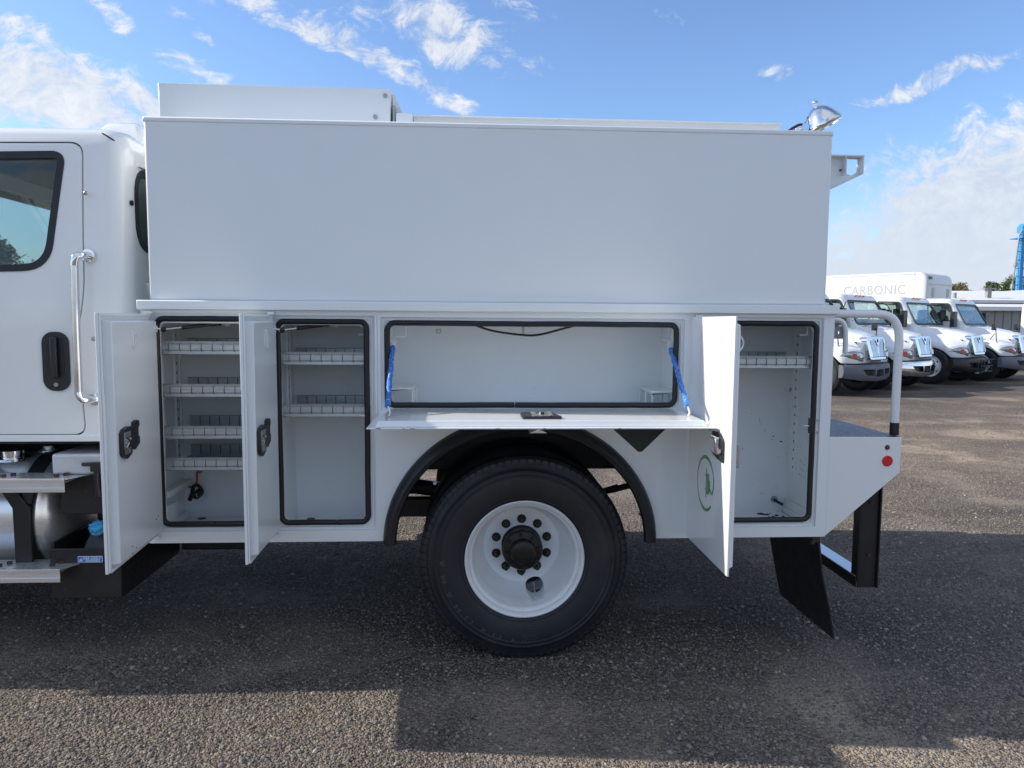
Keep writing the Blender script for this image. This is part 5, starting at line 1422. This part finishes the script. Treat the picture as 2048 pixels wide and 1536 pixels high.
# ------------------------------------------------------------------ blue tower
tw = thing('blue_tower', 'tall blue steel elevator tower with a caged ladder rising above the sheds', 'tower', (59.1, 72, 0))
tx, ty = 59.1, 72
def O4(nm, mb, m, par=None):
    mb.v = [(x, y, z*.935) for x, y, z in mb.v]
    o = obj(nm, mb, m, None); o.parent = par or tw
    if par is None: o.matrix_parent_inverse = tw.matrix_basis.inverted()
    return o
mb = MB()
for sx in (-.42, .42): mb.box(tx+sx-.20, tx+sx+.20, ty-.25, ty+.25, 0, 12.4)
for k in range(13): mb.box(tx-.62, tx+.62, ty-.28, ty+.28, .6+.95*k, .68+.95*k)
O4('tower_leg', mb, 'bluesteel')
mb = MB().prism([(tx-.75, 12.3), (tx+.75, 12.3), (tx+.75, 12.9), (tx+.45, 13.3), (tx-.45, 13.3), (tx-.75, 12.9)], XZ, ty-.4, ty+.4)
O4('tower_head', mb, 'bluesteel')
mb = MB().box(tx-1.15, tx+1.15, ty-1.0, ty+.9, 11.6, 11.7)
for k in range(7): mb.cyl((tx-1.1+k*.36, ty-.98, 11.7), (tx-1.1+k*.36, ty-.98, 12.7), .025, 5)
mb.tube([(tx-1.1, ty-.98, 12.7), (tx+1.1, ty-.98, 12.7)], .03, 5).tube([(tx-1.1, ty-.98, 12.2), (tx+1.1, ty-.98, 12.2)], .03, 5)
mb.box(tx-1.15, tx+1.15, ty-.9, ty+.6, 4.6, 4.7)
O4('platform', mb, 'bluesteel')
mb = MB()
for sx in (-.95, -.72): mb.cyl((tx+sx, ty-.5, .5), (tx+sx, ty-.5, 12.3), .03, 5)
for k in range(38): mb.cyl((tx-.95, ty-.5, .7+.3*k), (tx-.72, ty-.5, .7+.3*k), .02, 4)
for k in range(12): 
    z = 2.6+.8*k; mb.tube([(tx-.95-.12+.34*cos(a)+.1, ty-.55-.36*sin(a), z) for a in [pi*i/6 for i in range(7)]], .02, 4)
O4('caged_ladder', mb, 'bluesteel')
sp = O4('spout_pipe', MB().tube([(tx-.7, ty-.4, 12.6), (tx-1.05, ty-.4, 12.0), (tx-1.15, ty-.4, 10.5), (tx-1.55, ty-.4, 4.8)], .085, 8), 'greysteel')
O4('pipe_joint', MB().cyl((tx-1.28, ty-.4, 8.4), (tx-1.24, ty-.4, 8.9), .19, 8).cyl((tx-1.48, ty-.4, 5.9), (tx-1.44, ty-.4, 6.4), .19, 8).tube([(tx-2.3, ty-.4, 6.9), (tx-1.3, ty-.4, 7.3)], .03, 4), 'greysteel', sp)

# ------------------------------------------------------------------ trees
def tree(x, y, h, rad, m, label, n=1400, leaf=.16, seed=0, zlow=.35):
    rg = random.Random(seed)
    t = thing('tree', label, 'tree', (x, y, 0), group='trees on the skyline')
    mb = MB().tube([(0, 0, 0), (.05*h*.1, 0, h*.3), (-.04, .05, h*.75)], [.035*h, .026*h, .008*h], 8, 3)
    for k in range(9):
        a = rg.uniform(0, 2*pi); z0 = h*rg.uniform(.25, .6); e = (cos(a)*rad*.75, sin(a)*rad*.75, z0+h*rg.uniform(.12, .32))
        mb.tube([(0, 0, z0), (e[0]*.5, e[1]*.5, z0+(e[2]-z0)*.6), e], [.012*h, .008*h, .003*h], 5, 3)
    o = obj('trunk', mb, 'bark', None); o.parent = t
    clumps = []
    for k in range(34):
        a = rg.uniform(0, 2*pi); zz = rg.uniform(zlow, .98); prof = sin(pi*min(1, (zz-zlow*.6)/(1-zlow*.6))**.8)**.6
        rr = rad*prof*rg.uniform(.25, 1.0); clumps.append((cos(a)*rr, sin(a)*rr, zz*h, rg.uniform(.16, .34)*rad))
    mb = MB()
    for i in range(n):
        c = rg.choice(clumps); d = Vector((rg.gauss(0, 1), rg.gauss(0, 1), rg.gauss(0, .8))).normalized()*c[3]*rg.uniform(.4, 1.1)
        p = Vector(c[:3])+d; u = Vector((rg.gauss(0, 1), rg.gauss(0, 1), rg.gauss(0, 1))).normalized(); v = u.cross(Vector((rg.gauss(0, 1), rg.gauss(0, 1), rg.gauss(0, 1)))).normalized()
        s = leaf*rg.uniform(.6, 1.3)
        b = len(mb.v); mb.v += [tuple(p-u*s), tuple(p+v*s*.6), tuple(p+u*s), tuple(p-v*s*.6)]; mb.f.append((b, b+1, b+2, b+3))
    me = bpy.data.meshes.new('crown'); me.from_pydata(mb.v, [], mb.f); me.materials.append(M[m])
    o = bpy.data.objects.new('crown', me); COL.objects.link(o); o.parent = t
    return t
# left, seen through the cab window
for i, (x, y, h, r) in enumerate(((-23.6, 35, 5.3, 2.3), (-25.8, 37, 5.7, 2.5), (-21.8, 36.5, 4.9, 1.9), (-28.5, 38, 5.7, 2.8), (-20.6, 38, 4.3, 1.7), (-32, 39, 5.2, 2.8))):
    tree(x, y, h, r, 'leaf', ('broad green tree seen through the cab window', 'tallest green tree seen through the cab window', 'low green tree in the cab window by the door edge', 'green tree farther left in the cab window', 'small tree behind the cab', 'round tree left of the cab window')[i], 4200, .11, 10+i, .12)
for i, (x, y, h, r, m) in enumerate(((49.2, 70, 5.7, 2.4, 'leafyellow'), (51.4, 71, 5.8, 2.0, 'leafyellow'), (53.3, 73, 5.5, 1.4, 'leafyellow'), (58.4, 76, 6.4, 1.8, 'leaf'), (61.5, 76, 6.9, 2.6, 'leaf'), (66, 78, 6.8, 2.8, 'leaf'))):
    tree(x, y, h, r, m, ('turning yellow tree right of the box truck', 'middle one of the yellowing trees over the warehouse roof', 'small yellowing tree nearest the roof vent', 'dark green tree just left of the blue tower', 'dark green tree right behind the blue tower', 'dark green tree at the right picture edge')[i], 5200, .11, 30+i, .3)

# ------------------------------------------------------------------ loose stones over the yard
def stones():
    rg = random.Random(3); protos = []
    hid = bpy.data.collections.new('stone_shapes')
    for k in range(6):
        bm = bmesh.new(); bmesh.ops.create_icosphere(bm, subdivisions=1, radius=1)
        for v in bm.verts: v.co *= rg.uniform(.72, 1.18); 
        for v in bm.verts: v.co.z *= .68; v.co.x *= rg.uniform(.9, 1.1)
        me = bpy.data.meshes.new('stone'); bm.to_mesh(me); bm.free(); me.materials.append(M['stone'])
        o = bpy.data.objects.new('stone', me); hid.objects.link(o); protos.append(o)
    ng = bpy.data.node_groups.new('scatter_stones', 'GeometryNodeTree')
    ng.interface.new_socket('Geometry', in_out='OUTPUT', socket_type='NodeSocketGeometry'); ng.interface.new_socket('Geometry', in_out='INPUT', socket_type='NodeSocketGeometry')
    N = ng.nodes; Lk = ng.links
    gi = N.new('NodeGroupInput'); go = N.new('NodeGroupOutput')
    ci = N.new('GeometryNodeCollectionInfo'); ci.inputs['Collection'].default_value = hid; ci.inputs['Separate Children'].default_value = True; ci.inputs['Reset Children'].default_value = True
    jn = N.new('GeometryNodeJoinGeometry')
    def layer(dens, smin, smax, seed, thr):
        dp = N.new('GeometryNodeDistributePointsOnFaces'); dp.distribute_method = 'RANDOM'
        dp.inputs['Seed'].default_value = seed
        nz = N.new('ShaderNodeTexNoise'); nz.inputs['Scale'].default_value = 1.1; nz.inputs['Detail'].default_value = 4
        mr = N.new('ShaderNodeMapRange'); mr.inputs[1].default_value = thr; mr.inputs[2].default_value = thr+.18; mr.inputs[3].default_value = .12*dens; mr.inputs[4].default_value = dens
        Lk.new(nz.outputs['Fac'], mr.inputs[0])
        at = N.new('GeometryNodeInputNamedAttribute'); at.data_type = 'FLOAT'; at.inputs[0].default_value = 'dens'
        mm = N.new('ShaderNodeMath'); mm.operation = 'MULTIPLY'; Lk.new(mr.outputs[0], mm.inputs[0]); Lk.new(at.outputs['Attribute'], mm.inputs[1])
        Lk.new(mm.outputs[0], dp.inputs['Density']); Lk.new(gi.outputs[0], dp.inputs['Mesh'])
        ip = N.new('GeometryNodeInstanceOnPoints'); ip.inputs['Pick Instance'].default_value = True
        Lk.new(dp.outputs['Points'], ip.inputs['Points']); Lk.new(ci.outputs[0], ip.inputs['Instance'])
        rr = N.new('FunctionNodeRandomValue'); rr.data_type = 'FLOAT_VECTOR'; rr.inputs[0].default_value = (-.5, -.5, 0); rr.inputs[1].default_value = (.5, .5, 6.28); rr.inputs['Seed'].default_value = seed+1
        Lk.new(rr.outputs[0], ip.inputs['Rotation'])
        rs = N.new('FunctionNodeRandomValue'); rs.data_type = 'FLOAT'; rs.inputs[2].default_value = 0; rs.inputs[3].default_value = 1; rs.inputs['Seed'].default_value = seed+2
        pw = N.new('ShaderNodeMath'); pw.operation = 'POWER'; Lk.new(rs.outputs[1], pw.inputs[0]); pw.inputs[1].default_value = 3.0
        ms_ = N.new('ShaderNodeMapRange'); ms_.inputs[3].default_value = smin; ms_.inputs[4].default_value = smax; Lk.new(pw.outputs[0], ms_.inputs[0])
        Lk.new(ms_.outputs[0], ip.inputs['Scale']); Lk.new(ip.outputs[0], jn.inputs[0])
    layer(3600, .0030, .0085, 1, .30)
    layer(520, .0060, .0150, 9, .38)
    Lk.new(jn.outputs[0], go.inputs[0])
    # emitter strips with a density attribute falling with distance from the truck
    mb = MB(); dens = []
    xs = [-4.2+i*.6 for i in range(28)]; ys = [-1.6+i*.6 for i in range(22)]
    for y in ys:
        for x in xs:
            k = 1.0 if y < 2.2 else (.55 if y < 4 else .22)
            cx = x+.3; dep = y+3.475
            if abs(cx-.05*dep) > .80*dep+.5: k = 0
            b = len(mb.v); mb.v += [(x, y, .001), (x+.6, y, .001), (x+.6, y+.6, .001), (x, y+.6, .001)]; mb.f.append((b, b+1, b+2, b+3)); dens.append(k)
    me = bpy.data.meshes.new('gravel'); me.from_pydata(mb.v, [], mb.f)
    a = me.attributes.new('dens', 'FLOAT', 'FACE'); a.data.foreach_set('value', dens)
    o = bpy.data.objects.new('gravel', me); COL.objects.link(o); o['kind'] = 'stuff'; o['label'] = 'loose grey and brown gravel covering the yard'
    md = o.modifiers.new('scatter', 'NODES'); md.node_group = ng
stones()
